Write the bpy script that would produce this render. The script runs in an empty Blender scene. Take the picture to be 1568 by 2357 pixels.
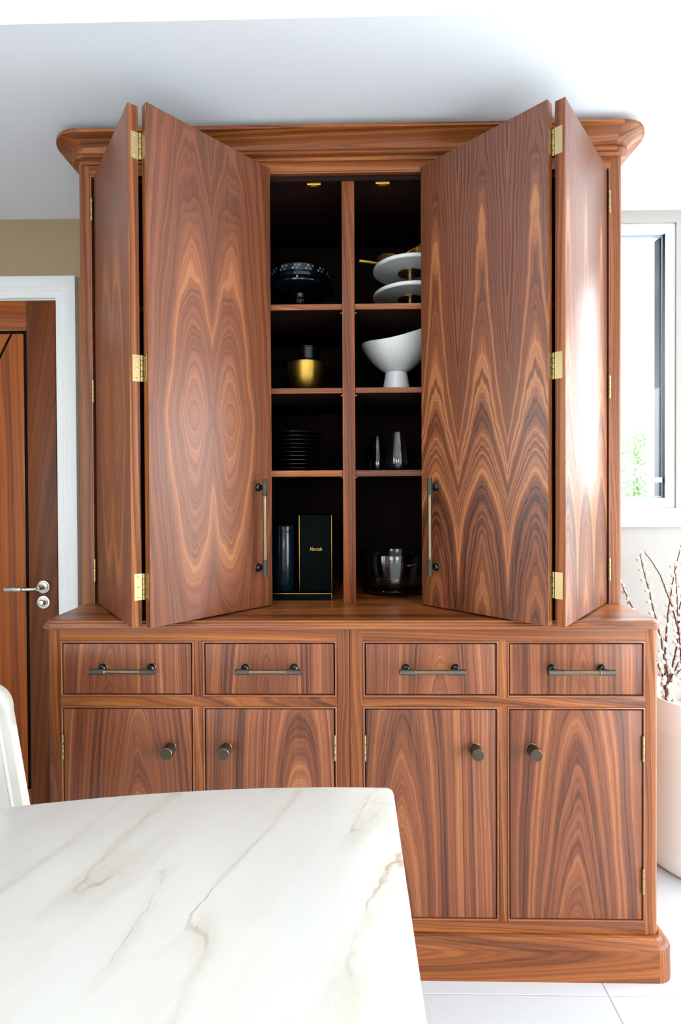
import bpy, bmesh, math, random
from mathutils import Matrix, Vector
random.seed(7)
SC = bpy.context.scene
COL = SC.collection
PI = math.pi

# ------------------------------------------------------------------ camera
F_PX, PW, PH = 1210.2827, 1568, 2357
YAW, PITCH, ROLL = 0.018545, 0.009789, -0.004912
cam_d = bpy.data.cameras.new('camera')
cam = bpy.data.objects.new('camera', cam_d)
COL.objects.link(cam)
fw = Vector((-math.sin(YAW) * math.cos(PITCH), math.cos(YAW) * math.cos(PITCH), -math.sin(PITCH)))
r0 = Vector((math.cos(YAW), math.sin(YAW), 0))
u0 = r0.cross(fw)
r1 = r0 * math.cos(ROLL) + u0 * math.sin(ROLL)
u1 = u0 * math.cos(ROLL) - r0 * math.sin(ROLL)
cam.matrix_world = Matrix(((r1.x, u1.x, -fw.x, 0.0035), (r1.y, u1.y, -fw.y, 0), (r1.z, u1.z, -fw.z, 1.2548), (0, 0, 0, 1)))
cam_d.sensor_fit = 'HORIZONTAL'
cam_d.sensor_width = 36.0
cam_d.lens = F_PX * 36.0 / PW
cam_d.shift_y = -32.87 / PW
cam_d.clip_start = 0.02
SC.camera = cam

# ------------------------------------------------------------------ world, daylight, exposure
SC.view_settings.view_transform = 'Standard'
SC.view_settings.look = 'None'
SC.view_settings.gamma = 1.0
SC.view_settings.use_curve_mapping = False
SC.view_settings.exposure = 0.0
SKY = 12.0
world = bpy.data.worlds.new('overcast_sky')
SC.world = world
world.use_nodes = True
bg = world.node_tree.nodes['Background']
bg.inputs[0].default_value = (0.90, 0.96, 1.0, 1)
bg.inputs[1].default_value = SKY


def portal(name, loc, rot, sx, sy):
    d = bpy.data.lights.new(name, 'AREA')
    d.shape = 'RECTANGLE'
    d.size, d.size_y = sx, sy
    d.cycles.is_portal = True
    o = bpy.data.objects.new(name, d)
    o.location = loc
    o.rotation_euler = rot
    COL.objects.link(o)


# room extents
XL, XR, YB, YW = -3.0, 2.3, -3.0, 2.045
CZ, CZ2, CEDGE = 2.33, 2.62, 1.20
portal('portal_back_window', (0.93, YW + 0.16, 1.73), (PI / 2, 0, PI), 0.62, 1.06)
portal('portal_glazed_doors', (XR + 0.12, 0.35, 1.06), (0, PI / 2, 0), 2.08, 3.1)
portal('portal_rear_window', (0.65, YB - 0.12, 1.6), (-PI / 2, 0, PI), 0.8, 0.8)
portal('portal_rear_window_b', (-1.2, YB - 0.12, 1.6), (-PI / 2, 0, PI), 1.0, 0.9)
portal('portal_left_window', (XL - 0.12, -2.0, 1.25), (0, -PI / 2, 0), 2.1, 1.8)
portal('portal_roof_light', (-0.3, 0.35, CZ2 + 0.14), (0, 0, 0), 0.7, 0.4)
portal('portal_back_window_wide', (1.745, YW + 0.16, 1.73), (PI / 2, 0, PI), 0.89, 1.06)
try:
    cy = SC.cycles
    cy.max_bounces = 10
    cy.diffuse_bounces = 5
    cy.glossy_bounces = 5
    cy.transmission_bounces = 10
    cy.transparent_max_bounces = 12
    cy.caustics_refractive = False
    cy.caustics_reflective = False
    cy.sample_clamp_indirect = 6.0
    cy.use_denoising = True
except Exception:
    pass


# ------------------------------------------------------------------ materials
def srgb(r, g, b):
    f = lambda c: (c / 255 / 12.92) if c <= 10 else ((c / 255 + 0.055) / 1.055) ** 2.4
    return (f(r), f(g), f(b), 1.0)


class G:
    """small node-graph helper: numbers or sockets in, socket out"""

    def __init__(s, name):
        s.m = bpy.data.materials.new(name)
        s.m.use_nodes = True
        s.t = s.m.node_tree
        s.t.nodes.clear()

    def node(s, kind, **kw):
        n = s.t.nodes.new(kind)
        for k, v in kw.items():
            setattr(n, k, v)
        return n

    def put(s, sock, v):
        if v is None:
            return
        if isinstance(v, bpy.types.NodeSocket):
            s.t.links.new(v, sock)
        else:
            sock.default_value = v

    def m_(s, op, a, b=None, c=None, clamp=False):
        n = s.node('ShaderNodeMath', operation=op, use_clamp=clamp)
        s.put(n.inputs[0], a)
        s.put(n.inputs[1], b)
        s.put(n.inputs[2], c)
        return n.outputs[0]

    def add(s, a, b): return s.m_('ADD', a, b)
    def sub(s, a, b): return s.m_('SUBTRACT', a, b)
    def mul(s, a, b): return s.m_('MULTIPLY', a, b)
    def pw(s, a, b): return s.m_('POWER', a, b)
    def absv(s, a): return s.m_('ABSOLUTE', a)

    def xyz(s, v):
        n = s.node('ShaderNodeSeparateXYZ')
        s.put(n.inputs[0], v)
        return n.outputs[0], n.outputs[1], n.outputs[2]

    def vec(s, x, y, z):
        n = s.node('ShaderNodeCombineXYZ')
        s.put(n.inputs[0], x)
        s.put(n.inputs[1], y)
        s.put(n.inputs[2], z)
        return n.outputs[0]

    def coord(s, kind='Object'): return s.node('ShaderNodeTexCoord').outputs[kind]

    def noise(s, v, scale=1.0, detail=2.0, rough=0.5, dist=0.0):
        n = s.node('ShaderNodeTexNoise', noise_dimensions='3D')
        s.put(n.inputs['Vector'], v)
        n.inputs['Scale'].default_value = scale
        n.inputs['Detail'].default_value = detail
        n.inputs['Roughness'].default_value = rough
        n.inputs['Distortion'].default_value = dist
        return n.outputs[0]

    def noise1(s, w, scale, detail=1.0):
        n = s.node('ShaderNodeTexNoise', noise_dimensions='1D')
        s.put(n.inputs['W'], w)
        n.inputs['Scale'].default_value = scale
        n.inputs['Detail'].default_value = detail
        return n.outputs[0]

    def rng(s, v, a, b, c=0.0, d=1.0, smooth=True):
        n = s.node('ShaderNodeMapRange', interpolation_type='SMOOTHSTEP' if smooth else 'LINEAR')
        s.put(n.inputs[0], v)
        for i, q in enumerate((a, b, c, d)):
            n.inputs[i + 1].default_value = q
        return n.outputs[0]

    def ramp(s, v, stops):
        n = s.node('ShaderNodeValToRGB')
        s.put(n.inputs[0], v)
        e = n.color_ramp.elements
        while len(e) < len(stops):
            e.new(0.5)
        for q, (pos, col) in zip(e, stops):
            q.position = pos
            q.color = col
        return n.outputs[0]

    def mix(s, f, a, b, blend='MIX'):
        n = s.node('ShaderNodeMix', data_type='RGBA', blend_type=blend)
        s.put(n.inputs[0], f)
        s.put(n.inputs[6], a)
        s.put(n.inputs[7], b)
        return n.outputs[2]

    def bump(s, h, strength, dist=0.001):
        n = s.node('ShaderNodeBump')
        n.inputs['Strength'].default_value = strength
        n.inputs['Distance'].default_value = dist
        s.put(n.inputs['Height'], h)
        return n.outputs[0]

    def finish(s, color, rough=0.5, metal=0.0, normal=None, **kw):
        b = s.node('ShaderNodeBsdfPrincipled')
        s.put(b.inputs['Base Color'], color)
        s.put(b.inputs['Roughness'], rough)
        s.put(b.inputs['Metallic'], metal)
        if normal is not None:
            s.put(b.inputs['Normal'], normal)
        for k, v in kw.items():
            s.put(b.inputs[k.replace('_', ' ')], v)
        o = s.node('ShaderNodeOutputMaterial')
        s.t.links.new(b.outputs[0], o.inputs[0])
        return s.m


TONES = {  # dark line, dark, mid, light, pale streak
    'walnut': [srgb(56, 27, 17), srgb(90, 47, 29), srgb(119, 66, 40), srgb(141, 82, 49), srgb(174, 112, 68)],
    'frame': [srgb(72, 34, 14), srgb(101, 51, 21), srgb(128, 69, 30), srgb(147, 83, 39), srgb(166, 101, 51)],
    'inner': [srgb(18, 9, 7), srgb(25, 13, 10), srgb(32, 17, 13), srgb(38, 21, 16), srgb(45, 26, 19)],  # cupboard interior: shade is put into this darkened walnut tone
    'room': [srgb(100, 42, 3), srgb(126, 57, 4), srgb(150, 73, 6), srgb(164, 85, 9), srgb(180, 98, 14)],
    'roomdark': [srgb(66, 27, 4), srgb(84, 37, 5), srgb(102, 47, 7), srgb(114, 56, 10), srgb(126, 66, 14)],
}


def wood_finish(g, F, a, b, l, tone, fr, contrast, rough=0.42, coat=0.32, spec=0.38):
    big = g.rng(g.noise1(F, fr * 0.22, 1.0), 0.25, 0.75)
    mid = g.rng(g.noise1(g.add(F, 7.3), fr, 1.0), 0.28, 0.72)
    fine = g.rng(g.noise1(g.add(F, 3.1), fr * 4.0, 1.0), 0.3, 0.7)
    patch = g.noise(g.vec(g.mul(a, 7.0), g.mul(b, 7.0), g.mul(l, 1.3)), 1.0, 2.0)
    v = g.add(g.add(g.mul(big, 0.32), g.mul(mid, 0.26)), g.add(g.mul(fine, 0.20), g.mul(patch, 0.22)))
    v = g.add(g.mul(g.sub(v, 0.5), contrast), 0.5)
    T = TONES[tone]
    col = g.ramp(v, [(0.06, T[0]), (0.27, T[1]), (0.5, T[2]), (0.72, T[3]), (0.95, T[4])])
    line = g.rng(g.noise1(g.add(F, 11.7), fr * 0.8, 2.0), 0.62, 0.70)          # thin dark growth lines
    col = g.mix(g.mul(line, 0.42), col, T[0])
    pores = g.noise(g.vec(g.mul(a, 520.0), g.mul(b, 520.0), g.mul(l, 16.0)), 1.0, 1.0)
    pf = g.rng(pores, 0.55, 0.75)
    col = g.mix(g.mul(pf, 0.35), col, T[0])
    fib = g.noise(g.vec(g.mul(a, 170.0), g.mul(b, 170.0), g.mul(l, 3.0)), 1.0, 2.0)
    col = g.mix(g.rng(fib, 0.35, 0.7, 0.0, 0.22), col, T[3])
    return g.finish(col, rough, 0.0, g.bump(pf, 0.06, 0.0004), Coat_Weight=coat, Coat_Roughness=0.34, Specular_IOR_Level=spec)


def walnut(name, axis='Z', tone='walnut', kind='straight', fr=90.0, contrast=1.5, **kw):
    g = G(name)
    x, y, z = g.xyz(g.coord())
    rnd = g.node('ShaderNodeObjectInfo').outputs['Random']
    a, b, l = {'Z': (x, y, z), 'X': (z, y, x), 'Y': (x, z, y)}[axis]
    l0 = l
    l = g.add(l, g.mul(rnd, 37.0))
    r2 = g.m_('FRACT', g.mul(rnd, 91.7))
    w1 = g.sub(g.noise(g.vec(g.mul(a, 6.0), g.mul(b, 6.0), g.mul(l, 0.9)), 1.0, 1.0), 0.5)
    w2 = g.sub(g.noise(g.vec(g.mul(a, 22.0), g.mul(b, 22.0), g.mul(l, 4.0)), 1.0, 1.0), 0.5)
    if kind == 'straight':
        A = g.add(a, g.add(0.12, g.mul(r2, 0.3)))
        B = g.add(b, g.add(g.add(0.08, g.mul(rnd, 0.1)), g.mul(l, 0.02)))
        warp = g.add(g.mul(w1, 0.05), g.mul(w2, 0.007))
    else:                                      # flat-sawn face: the log's heart lies just behind the face
        A = g.add(a, g.mul(g.sub(r2, 0.5), 0.2))
        zz = g.mul(l0, 0.09)
        B = g.add(g.add(b, g.add(0.02, g.mul(rnd, 0.05))), zz)
        warp = g.add(g.mul(w1, 0.05), g.mul(w2, 0.010))
    R = g.m_('SQRT', g.add(g.mul(A, A), g.mul(B, B)))
    return wood_finish(g, g.add(g.add(R, warp), g.mul(rnd, 5.0)), a, b, l, tone, fr, contrast, **kw)


def veneer(name, kind, u_scale=1.0, u_off=0.0):
    """book-matched walnut veneer; object x runs across the panel from the fold, z up"""
    g = G(name)
    x, y, z = g.xyz(g.coord())
    u = g.add(g.mul(x, u_scale), u_off)
    w1 = g.sub(g.noise(g.vec(g.mul(u, 7.0), y, g.mul(z, 3.0)), 1.0, 2.0), 0.5)
    if kind == 'flame':
        # leaves 0.147 wide, each mirrored against the next; v = distance from a crown's centre line
        leaf = 0.1465
        v = g.m_('PINGPONG', g.sub(u, 0.0507), leaf / 2)
        w2 = g.sub(g.noise(g.vec(g.mul(v, 30.0), y, g.mul(z, 7.0)), 1.0, 2.0), 0.5)
        t = g.m_('DIVIDE', v, leaf / 2)
        q = g.mul(g.pw(t, 1.55), 0.30)
        Gz = g.add(g.mul(z, 0.10), g.mul(g.m_('ARCTANGENT', g.m_('DIVIDE', g.sub(z, 0.38), 0.16)), 0.27))
        F = g.add(g.add(Gz, q), g.add(g.mul(w2, 0.075), g.mul(w1, 0.05)))
        return wood_finish(g, F, u, y, z, 'walnut', 19.0, 1.75)
    # 'eye': two ovals either side of a seam
    v = g.sub(g.absv(g.sub(u, 0.179)), 0.0557)
    w2 = g.sub(g.noise(g.vec(g.mul(v, 20.0), y, g.mul(z, 4.0)), 1.0, 1.0), 0.5)
    dz = g.absv(g.sub(z, 0.535))
    e = g.add(g.pw(g.m_('DIVIDE', g.absv(v), 0.034), 2.0), g.pw(g.m_('DIVIDE', dz, 0.11), 1.15))
    F = g.add(g.mul(g.m_('SQRT', e), 0.1), g.add(g.mul(w2, 0.055), g.mul(w1, 0.05)))
    return wood_finish(g, F, u, y, z, 'walnut', 34.0, 1.0)


def plain(name, col, rough=0.5, metal=0.0, var=0.0, vs=20.0, **kw):
    g = G(name)
    c = col
    if var:
        n = g.noise(g.coord(), vs, 3.0)
        dk = tuple(q * (1 - var) for q in col[:3]) + (1,)
        c = g.mix(n, dk, tuple(min(1, q * (1 + var)) for q in col[:3]) + (1,))
    return g.finish(c, rough, metal, **kw)


def metal(name, col, rough, streak=0.0):
    g = G(name)
    n = g.noise(g.coord(), 25.0, 2.0)
    r = g.rng(n, 0.3, 0.7, rough * 0.92, rough * 1.08)
    dk = tuple(q * 0.92 for q in col[:3]) + (1,)
    return g.finish(g.mix(n, dk, col), r, 1.0)


def knurl(name, col):
    g = G(name)
    x, y, z = g.xyz(g.coord())
    a = g.m_('SINE', g.mul(g.add(g.add(x, y), z), 4200.0))
    b = g.m_('SINE', g.mul(g.sub(g.add(x, y), z), 4200.0))
    h = g.mul(a, b)
    return g.finish(g.mix(g.rng(h, -1, 1), tuple(q * 0.6 for q in col[:3]) + (1,), col), 0.42, 1.0, g.bump(h, 0.5, 0.0006))


def marble(name, base, vein, vein2, scale, rough=0.12, strong=1.0):
    g = G(name)
    x, y, z = g.xyz(g.coord())
    ac = g.add(g.mul(x, 0.90), g.mul(y, -0.43))
    al = g.add(g.mul(x, 0.43), g.mul(y, 0.90))
    p = g.vec(g.mul(ac, 2.4), g.mul(al, 0.55), z)
    q = g.vec(g.mul(ac, 0.5), g.mul(al, 1.8), g.add(z, 3.0))
    w = g.noise(g.vec(g.mul(ac, 2.0), g.mul(al, 2.0), z), 1.7 * scale, 3.0, 0.6)
    cloud = g.noise(p, 2.2 * scale, 5.0, 0.65)
    jit = g.mul(g.sub(g.noise(g.coord(), 22.0 * scale, 4.0), 0.5), 0.03)
    v1 = g.absv(g.add(g.sub(g.noise(p, 1.15 * scale, 1.0, 0.4), 0.5), jit))
    v2 = g.absv(g.add(g.sub(g.noise(q, 1.2 * scale, 1.0, 0.4), 0.52), jit))
    f1 = g.mul(g.rng(v1, 0.0, 0.007, 1.0, 0.0), g.rng(w, 0.45, 0.68))
    f2 = g.mul(g.rng(v2, 0.0, 0.005, 1.0, 0.0), g.rng(w, 0.60, 0.42))
    halo = g.mul(g.rng(v1, 0.0, 0.05, 1.0, 0.0), g.rng(cloud, 0.36, 0.60))
    c = g.mix(g.mul(g.rng(cloud, 0.42, 0.75), 0.20 * strong), base, vein2)
    c = g.mix(g.mul(halo, 0.45 * strong), c, vein2)
    c = g.mix(g.mul(f1, 0.50 * strong), c, vein)
    c = g.mix(g.mul(f2, 0.28 * strong), c, vein)
    return g.finish(c, rough)


def glass(name, col=(1, 1, 1, 1), rough=0.0):
    g = G(name)
    return g.finish(col, rough, 0.0, Transmission_Weight=1.0, IOR=1.46)


def pane_mat(name):
    g = G(name)
    t = g.node('ShaderNodeBsdfTransparent')
    gl = g.node('ShaderNodeBsdfGlossy')
    gl.inputs['Roughness'].default_value = 0.02
    lw = g.node('ShaderNodeLayerWeight')
    lw.inputs[0].default_value = 0.5
    fac = g.add(g.mul(g.pw(lw.outputs['Facing'], 4.0), 0.35), 0.03)
    mx = g.node('ShaderNodeMixShader')
    g.t.links.new(fac, mx.inputs[0])
    g.t.links.new(t.outputs[0], mx.inputs[1])
    g.t.links.new(gl.outputs[0], mx.inputs[2])
    o = g.node('ShaderNodeOutputMaterial')
    g.t.links.new(mx.outputs[0], o.inputs[0])
    return g.m


M = {}
for ax in 'XYZ':
    M['frame' + ax] = walnut('walnut_frame_' + ax, ax, 'frame', 'straight', 150.0, 1.6, coat=0.14, spec=0.3)
    M['inner' + ax] = walnut('walnut_interior_shaded_' + ax, ax, 'inner', 'straight', 80.0, 1.2, rough=0.7, coat=0.0, spec=0.1)
g_ = G('walnut_bead')
M['bead'] = g_.finish(g_.mix(g_.noise(g_.coord(), 9.0, 3.0), srgb(112, 56, 26), srgb(146, 80, 42)), 0.36, 0.0, Coat_Weight=0.8, Coat_Roughness=0.25)
M['faceZ'] = walnut('walnut_face', 'Z', 'walnut', 'flat', 130.0, 1.2, coat=0.18, spec=0.32)
M['topX'] = walnut('walnut_worktop', 'X', 'frame', 'straight', 60.0, 1.4, rough=0.32, coat=0.25)
M['plinthX'] = walnut('walnut_plinth', 'X', 'frame', 'flat', 50.0, 1.25, coat=0.1, spec=0.3)
M['flame'] = veneer('walnut_flame_veneer', 'flame')
M['flame_outer'] = veneer('walnut_flame_veneer_outer', 'flame', 1.0, 0.03)
M['eye'] = veneer('walnut_eye_veneer', 'eye')
M['eye_outer'] = veneer('walnut_eye_veneer_outer', 'eye', -1.0, 0.376)
M['roomZ'] = walnut('door_veneer', 'Z', 'room', 'flat', 60.0, 1.2, rough=0.4, coat=0.0, spec=0.28)
M['roomX'] = walnut('door_rail_veneer', 'X', 'room', 'straight', 80.0, 1.2, rough=0.4, coat=0.0, spec=0.28)
M['roomdarkZ'] = walnut('door_stile_veneer', 'Z', 'roomdark', 'flat', 70.0, 1.2, rough=0.4, coat=0.0, spec=0.28)
M['inlay'] = plain('black_inlay_gap_shade', srgb(6, 5, 5), 0.7, Specular_IOR_Level=0.1)
M['brass'] = metal('brass', srgb(176, 156, 112), 0.34)
M['screw'] = metal('brass_screw', srgb(214, 186, 120), 0.25)
M['slot'] = plain('screw_slot', srgb(58, 46, 26), 0.6)
M['gold'] = metal('gold', srgb(212, 166, 76), 0.36)
M['bronze'] = metal('aged_brass', srgb(126, 112, 90), 0.34)
M['knurl'] = knurl('knurled_bronze', srgb(104, 100, 92))
M['post'] = metal('dark_bronze', srgb(62, 66, 72), 0.16)
M['knobface'] = metal('bronze_face', srgb(92, 82, 68), 0.35)
M['nickel'] = metal('satin_nickel', srgb(206, 198, 190), 0.28)
M['white_paint'] = plain('white_paint', srgb(236, 237, 236), 0.4)
M['ceiling'] = plain('ceiling_paint', srgb(236, 243, 252), 0.85, var=0.01, vs=3)
M['taupe'] = plain('taupe_paint', srgb(160, 138, 112), 0.85, var=0.02, vs=4)
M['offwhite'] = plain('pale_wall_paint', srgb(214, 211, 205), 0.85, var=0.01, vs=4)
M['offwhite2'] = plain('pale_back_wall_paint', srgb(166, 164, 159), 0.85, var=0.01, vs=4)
M['upvc'] = plain('window_frame_white', srgb(244, 245, 246), 0.35)
M['gasket'] = plain('window_gasket', srgb(140, 158, 176), 0.4)
M['pane'] = pane_mat('window_pane')
M['tile'] = marble('porcelain_tile', srgb(198, 200, 202), srgb(180, 183, 188), srgb(194, 197, 202), 1.2, 0.1, 0.5)
M['grout'] = plain('grout', srgb(176, 175, 171), 0.8)
M['quartz'] = marble('quartzite', srgb(218, 215, 207), srgb(150, 116, 74), srgb(192, 181, 161), 2.6, 0.2, 1.1)
M['marble'] = marble('white_marble', srgb(232, 232, 230), srgb(150, 150, 150), srgb(205, 205, 205), 6.0, 0.2)
M['leather'] = plain('cream_leather', srgb(204, 201, 192), 0.45, var=0.03, vs=60)
M['piping'] = plain('cream_piping', srgb(186, 182, 172), 0.45)
M['chair_leg'] = plain('black_metal', srgb(24, 24, 24), 0.4, 0.8)
M['ceramic'] = plain('white_ceramic', srgb(232, 232, 230), 0.14)
M['vase_top'] = plain('cream_glaze', srgb(242, 239, 232), 0.35)
M['vase_body'] = plain('cream_stoneware', srgb(238, 234, 225), 0.75, var=0.04, vs=25)
M['bark'] = plain('willow_bark', srgb(86, 40, 28), 0.55, var=0.3, vs=40)
M['catkin'] = plain('catkin_fluff', srgb(236, 231, 222), 0.95, Sheen_Weight=0.5)
M['navy'] = plain('dark_blue_glaze', srgb(10, 22, 30), 0.15)
M['navy2'] = plain('midnight_glaze', srgb(8, 12, 17), 0.25)
M['dot1'] = plain('pale_blue_dot', srgb(84, 124, 152), 0.3)
M['dot2'] = plain('grey_dot', srgb(112, 126, 140), 0.3)
M['dot3'] = plain('olive_dot', srgb(140, 148, 110), 0.3)
M['black'] = plain('black_plastic', srgb(12, 12, 13), 0.4)
M['green'] = plain('dark_green_card', srgb(2, 10, 9), 0.7, Specular_IOR_Level=0.06)
M['plateglaze'] = plain('black_plate_glaze', srgb(16, 18, 20), 0.14, Coat_Weight=1.0, Coat_Roughness=0.05)
M['glass'] = glass('clear_glass')
M['smoke'] = glass('smoked_glass', (0.55, 0.6, 0.62, 1))
M['leaf1'] = plain('tree_leaf', srgb(92, 128, 74), 0.6, var=0.3, vs=3)
M['terrace'] = plain('terrace_stone', srgb(222, 220, 214), 0.8, var=0.05, vs=2)

# ------------------------------------------------------------------ mesh helpers
WM = {}


class B:
    def __init__(s):
        s.bm = bmesh.new()

    def _merge(s, t, mat, mtx=None):
        if mtx is not None:
            bmesh.ops.transform(t, matrix=mtx, verts=t.verts)
        for f in t.faces:
            f.material_index = mat
        me = bpy.data.meshes.new('tmp')
        t.to_mesh(me)
        t.free()
        s.bm.from_mesh(me)
        bpy.data.meshes.remove(me)
        return s

    def box(s, x0, x1, y0, y1, z0, z1, bev=0.001, mat=0, seg=2, mtx=None):
        t = bmesh.new()
        bmesh.ops.create_cube(t, size=1.0)
        for v in t.verts:
            v.co = Vector(((x0 + x1) / 2 + v.co.x * (x1 - x0), (y0 + y1) / 2 + v.co.y * (y1 - y0), (z0 + z1) / 2 + v.co.z * (z1 - z0)))
        if bev > 0:
            bmesh.ops.bevel(t, geom=list(t.edges), offset=bev, segments=seg, affect='EDGES', profile=0.5)
        return s._merge(t, mat, mtx)

    def raw(s, verts, faces, mat=0, mtx=None):
        t = bmesh.new()
        vs = [t.verts.new(v) for v in verts]
        for f in faces:
            try:
                t.faces.new([vs[i] for i in f])
            except ValueError:
                pass
        bmesh.ops.recalc_face_normals(t, faces=t.faces)
        return s._merge(t, mat, mtx)

    def grid(s, rows, close_u=False, close_v=False, mat=0, mtx=None, caps=False):
        nu, nv = len(rows), len(rows[0])
        V = [v for r in rows for v in r]
        Fc = []
        for i in range(nu if close_u else nu - 1):
            for j in range(nv if close_v else nv - 1):
                a, b = i, (i + 1) % nu
                c, d = j, (j + 1) % nv
                Fc.append((a * nv + c, b * nv + c, b * nv + d, a * nv + d))
        if caps:
            Fc.append(tuple(range(nv)))
            Fc.append(tuple((nu - 1) * nv + k for k in range(nv)))
        return s.raw(V, Fc, mat, mtx)

    def lathe(s, prof, c=(0, 0, 0), n=32, mat=0, axis='Z', mtx=None):
        """prof: list of (radius, height)"""
        rows = []
        for r, h in prof:
            r = max(r, 1e-5)
            row = []
            for k in range(n):
                a = 2 * PI * k / n
                p = (r * math.cos(a), r * math.sin(a), h)
                if axis == 'Y':
                    p = (p[0], p[2], p[1])
                elif axis == 'X':
                    p = (p[2], p[0], p[1])
                row.append((c[0] + p[0], c[1] + p[1], c[2] + p[2]))
            rows.append(row)
        return s.grid(rows, close_v=True, mat=mat, mtx=mtx, caps=True)

    def tube(s, pts, rad, n=10, mat=0, mtx=None):
        pts = [Vector(p) for p in pts]
        rad = rad if isinstance(rad, (list, tuple)) else [rad] * len(pts)
        rows = []
        up = Vector((0, 0, 1))
        for i, p in enumerate(pts):
            d = (pts[min(i + 1, len(pts) - 1)] - pts[max(i - 1, 0)]).normalized()
            ref = up if abs(d.dot(up)) < 0.95 else Vector((1, 0, 0))
            a = d.cross(ref).normalized()
            b = d.cross(a)
            rows.append([tuple(p + a * rad[i] * math.cos(2 * PI * k / n) + b * rad[i] * math.sin(2 * PI * k / n)) for k in range(n)])
        return s.grid(rows, close_v=True, mat=mat, mtx=mtx, caps=True)

    def frame_ring(s, x0, x1, z0, z1, prof, mat=0, bottom=True):
        """mitred moulding round an opening in the xz plane; prof = (inset, y) points"""
        rows = []
        for i, y in prof:
            zb = z0 + (i if bottom else 0)
            rows.append([(x0 + i, y, zb), (x0 + i, y, z1 - i), (x1 - i, y, z1 - i), (x1 - i, y, zb)])
        rows = [list(q) for q in zip(*rows)]
        return s.grid(rows, close_u=bottom, close_v=False, mat=mat)

    def make(s, name, mats, parent=None, origin=(0, 0, 0), smooth=35, world=None):
        """origin: world point of the object's own origin (mesh is given in world coordinates),
        or world: a full matrix when the mesh is given in local coordinates"""
        me = bpy.data.meshes.new(name)
        if world is None:
            world = Matrix.Translation(origin)
            bmesh.ops.translate(s.bm, vec=-Vector(origin), verts=s.bm.verts)
        bmesh.ops.remove_doubles(s.bm, verts=s.bm.verts, dist=1e-6)
        s.bm.to_mesh(me)
        s.bm.free()
        for m in (mats if isinstance(mats, (list, tuple)) else [mats]):
            me.materials.append(M[m] if isinstance(m, str) else m)
        if smooth:
            for p in me.polygons:
                p.use_smooth = True
            me.set_sharp_from_angle(angle=math.radians(smooth))
        return attach(bpy.data.objects.new(name, me), parent, world)


def attach(o, parent, world):
    COL.objects.link(o)
    WM[o] = world
    if parent is not None:
        o.parent = parent
        o.matrix_basis = WM[parent].inverted() @ world
    else:
        o.matrix_basis = world
    return o


def tag(o, label, cat, group=None):
    o['label'] = label
    o['category'] = cat
    if group:
        o['group'] = group
    return o


def struct(o):
    o['kind'] = 'structure'
    return o


def thing(name, label, cat, loc, group=None, rotz=0.0):
    o = bpy.data.objects.new(name, None)
    o.empty_display_size = 0.05
    attach(o, None, Matrix.Translation(loc) @ Matrix.Rotation(rotz, 4, 'Z'))
    return tag(o, label, cat, group)


def bx(name, mat, parent, x0, x1, y0, y1, z0, z1, bev=0.001, origin=None, seg=2):
    return B().box(x0, x1, y0, y1, z0, z1, bev, seg=seg).make(name, mat, parent, origin or ((x0 + x1) / 2, (y0 + y1) / 2, z0))


# ------------------------------------------------------------------ room shell
floor = struct(B().box(XL, XR, YB, YW, -0.12, -0.0012, 0).make('floor', 'grout', None, (0, 0, 0)))
tile_me = None
TS, GX, GY = 0.6, 0.640, 1.307
for i in range(-7, 3):
    for j in range(-8, 2):
        x0, y0 = GX + i * TS, GY + j * TS
        x1, y1 = x0 + TS, y0 + TS
        cx0, cx1, cy0, cy1 = max(x0, XL), min(x1, XR), max(y0, YB), min(y1, YW)
        if cx1 - cx0 < 0.03 or cy1 - cy0 < 0.03:
            continue
        full = (cx1 - cx0 > TS - 1e-6) and (cy1 - cy0 > TS - 1e-6)
        if full and tile_me is not None:
            t = bpy.data.objects.new('tile', tile_me)
            attach(t, floor, Matrix.Translation((x0, y0, 0)))
        else:
            t = B().box(cx0 + 0.0012, cx1 - 0.0012, cy0 + 0.0012, cy1 - 0.0012, -0.009, 0.0, 0.0008, seg=1).make('tile', 'tile', floor, (cx0 if not full else x0, cy0 if not full else y0, 0))
            if full:
                tile_me = t.data

# back wall: taupe half with the door opening, pale half with the window opening
DX0, DX1, DZ = -1.93, -1.1415, 2.0185       # door lining opening
WX0, WX1, WZ0, WZ1 = 0.62, 1.257, 1.19, 2.283
b = B()
T = 0.15
b.box(XL - T, DX0, YW, YW + T, -0.1, CZ + 0.2, 0)
b.box(DX1, 0.0, YW, YW + T, -0.1, CZ + 0.2, 0)
b.box(DX0, DX1, YW, YW + T, DZ, CZ + 0.2, 0)
struct(b.make('wall_back_left', 'taupe', None))
b = B()
b.box(0.0, WX0, YW, YW + T, -0.1, CZ + 0.2, 0)
b.box(WX1, 1.30, YW, YW + T, -0.1, CZ + 0.2, 0)
b.box(2.19, XR + T, YW, YW + T, -0.1, CZ + 0.2, 0)
b.box(1.30, 2.19, YW, YW + T, -0.1, WZ0, 0)
b.box(1.30, 2.19, YW, YW + T, WZ1, CZ + 0.2, 0)
b.box(WX0, WX1, YW, YW + T, -0.1, WZ0, 0)
b.box(WX0, WX1, YW, YW + T, WZ1, CZ + 0.2, 0)
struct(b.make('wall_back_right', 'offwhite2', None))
LY0, LY1, LZ0, LZ1 = -2.9, -1.1, 0.2, 2.3    # window in the left wall
b = B()
b.box(XL - T, XL, YB - T, LY0, -0.1, CZ2 + 0.2, 0)
b.box(XL - T, XL, LY1, YW, -0.1, CZ2 + 0.2, 0)
b.box(XL - T, XL, LY0, LY1, -0.1, LZ0, 0)
b.box(XL - T, XL, LY0, LY1, LZ1, CZ2 + 0.2, 0)
struct(b.make('wall_left', 'offwhite', None))
GY0, GY1, GZ = -1.2, 1.9, 2.1                # glazed doors in the right wall
b = B()
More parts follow.
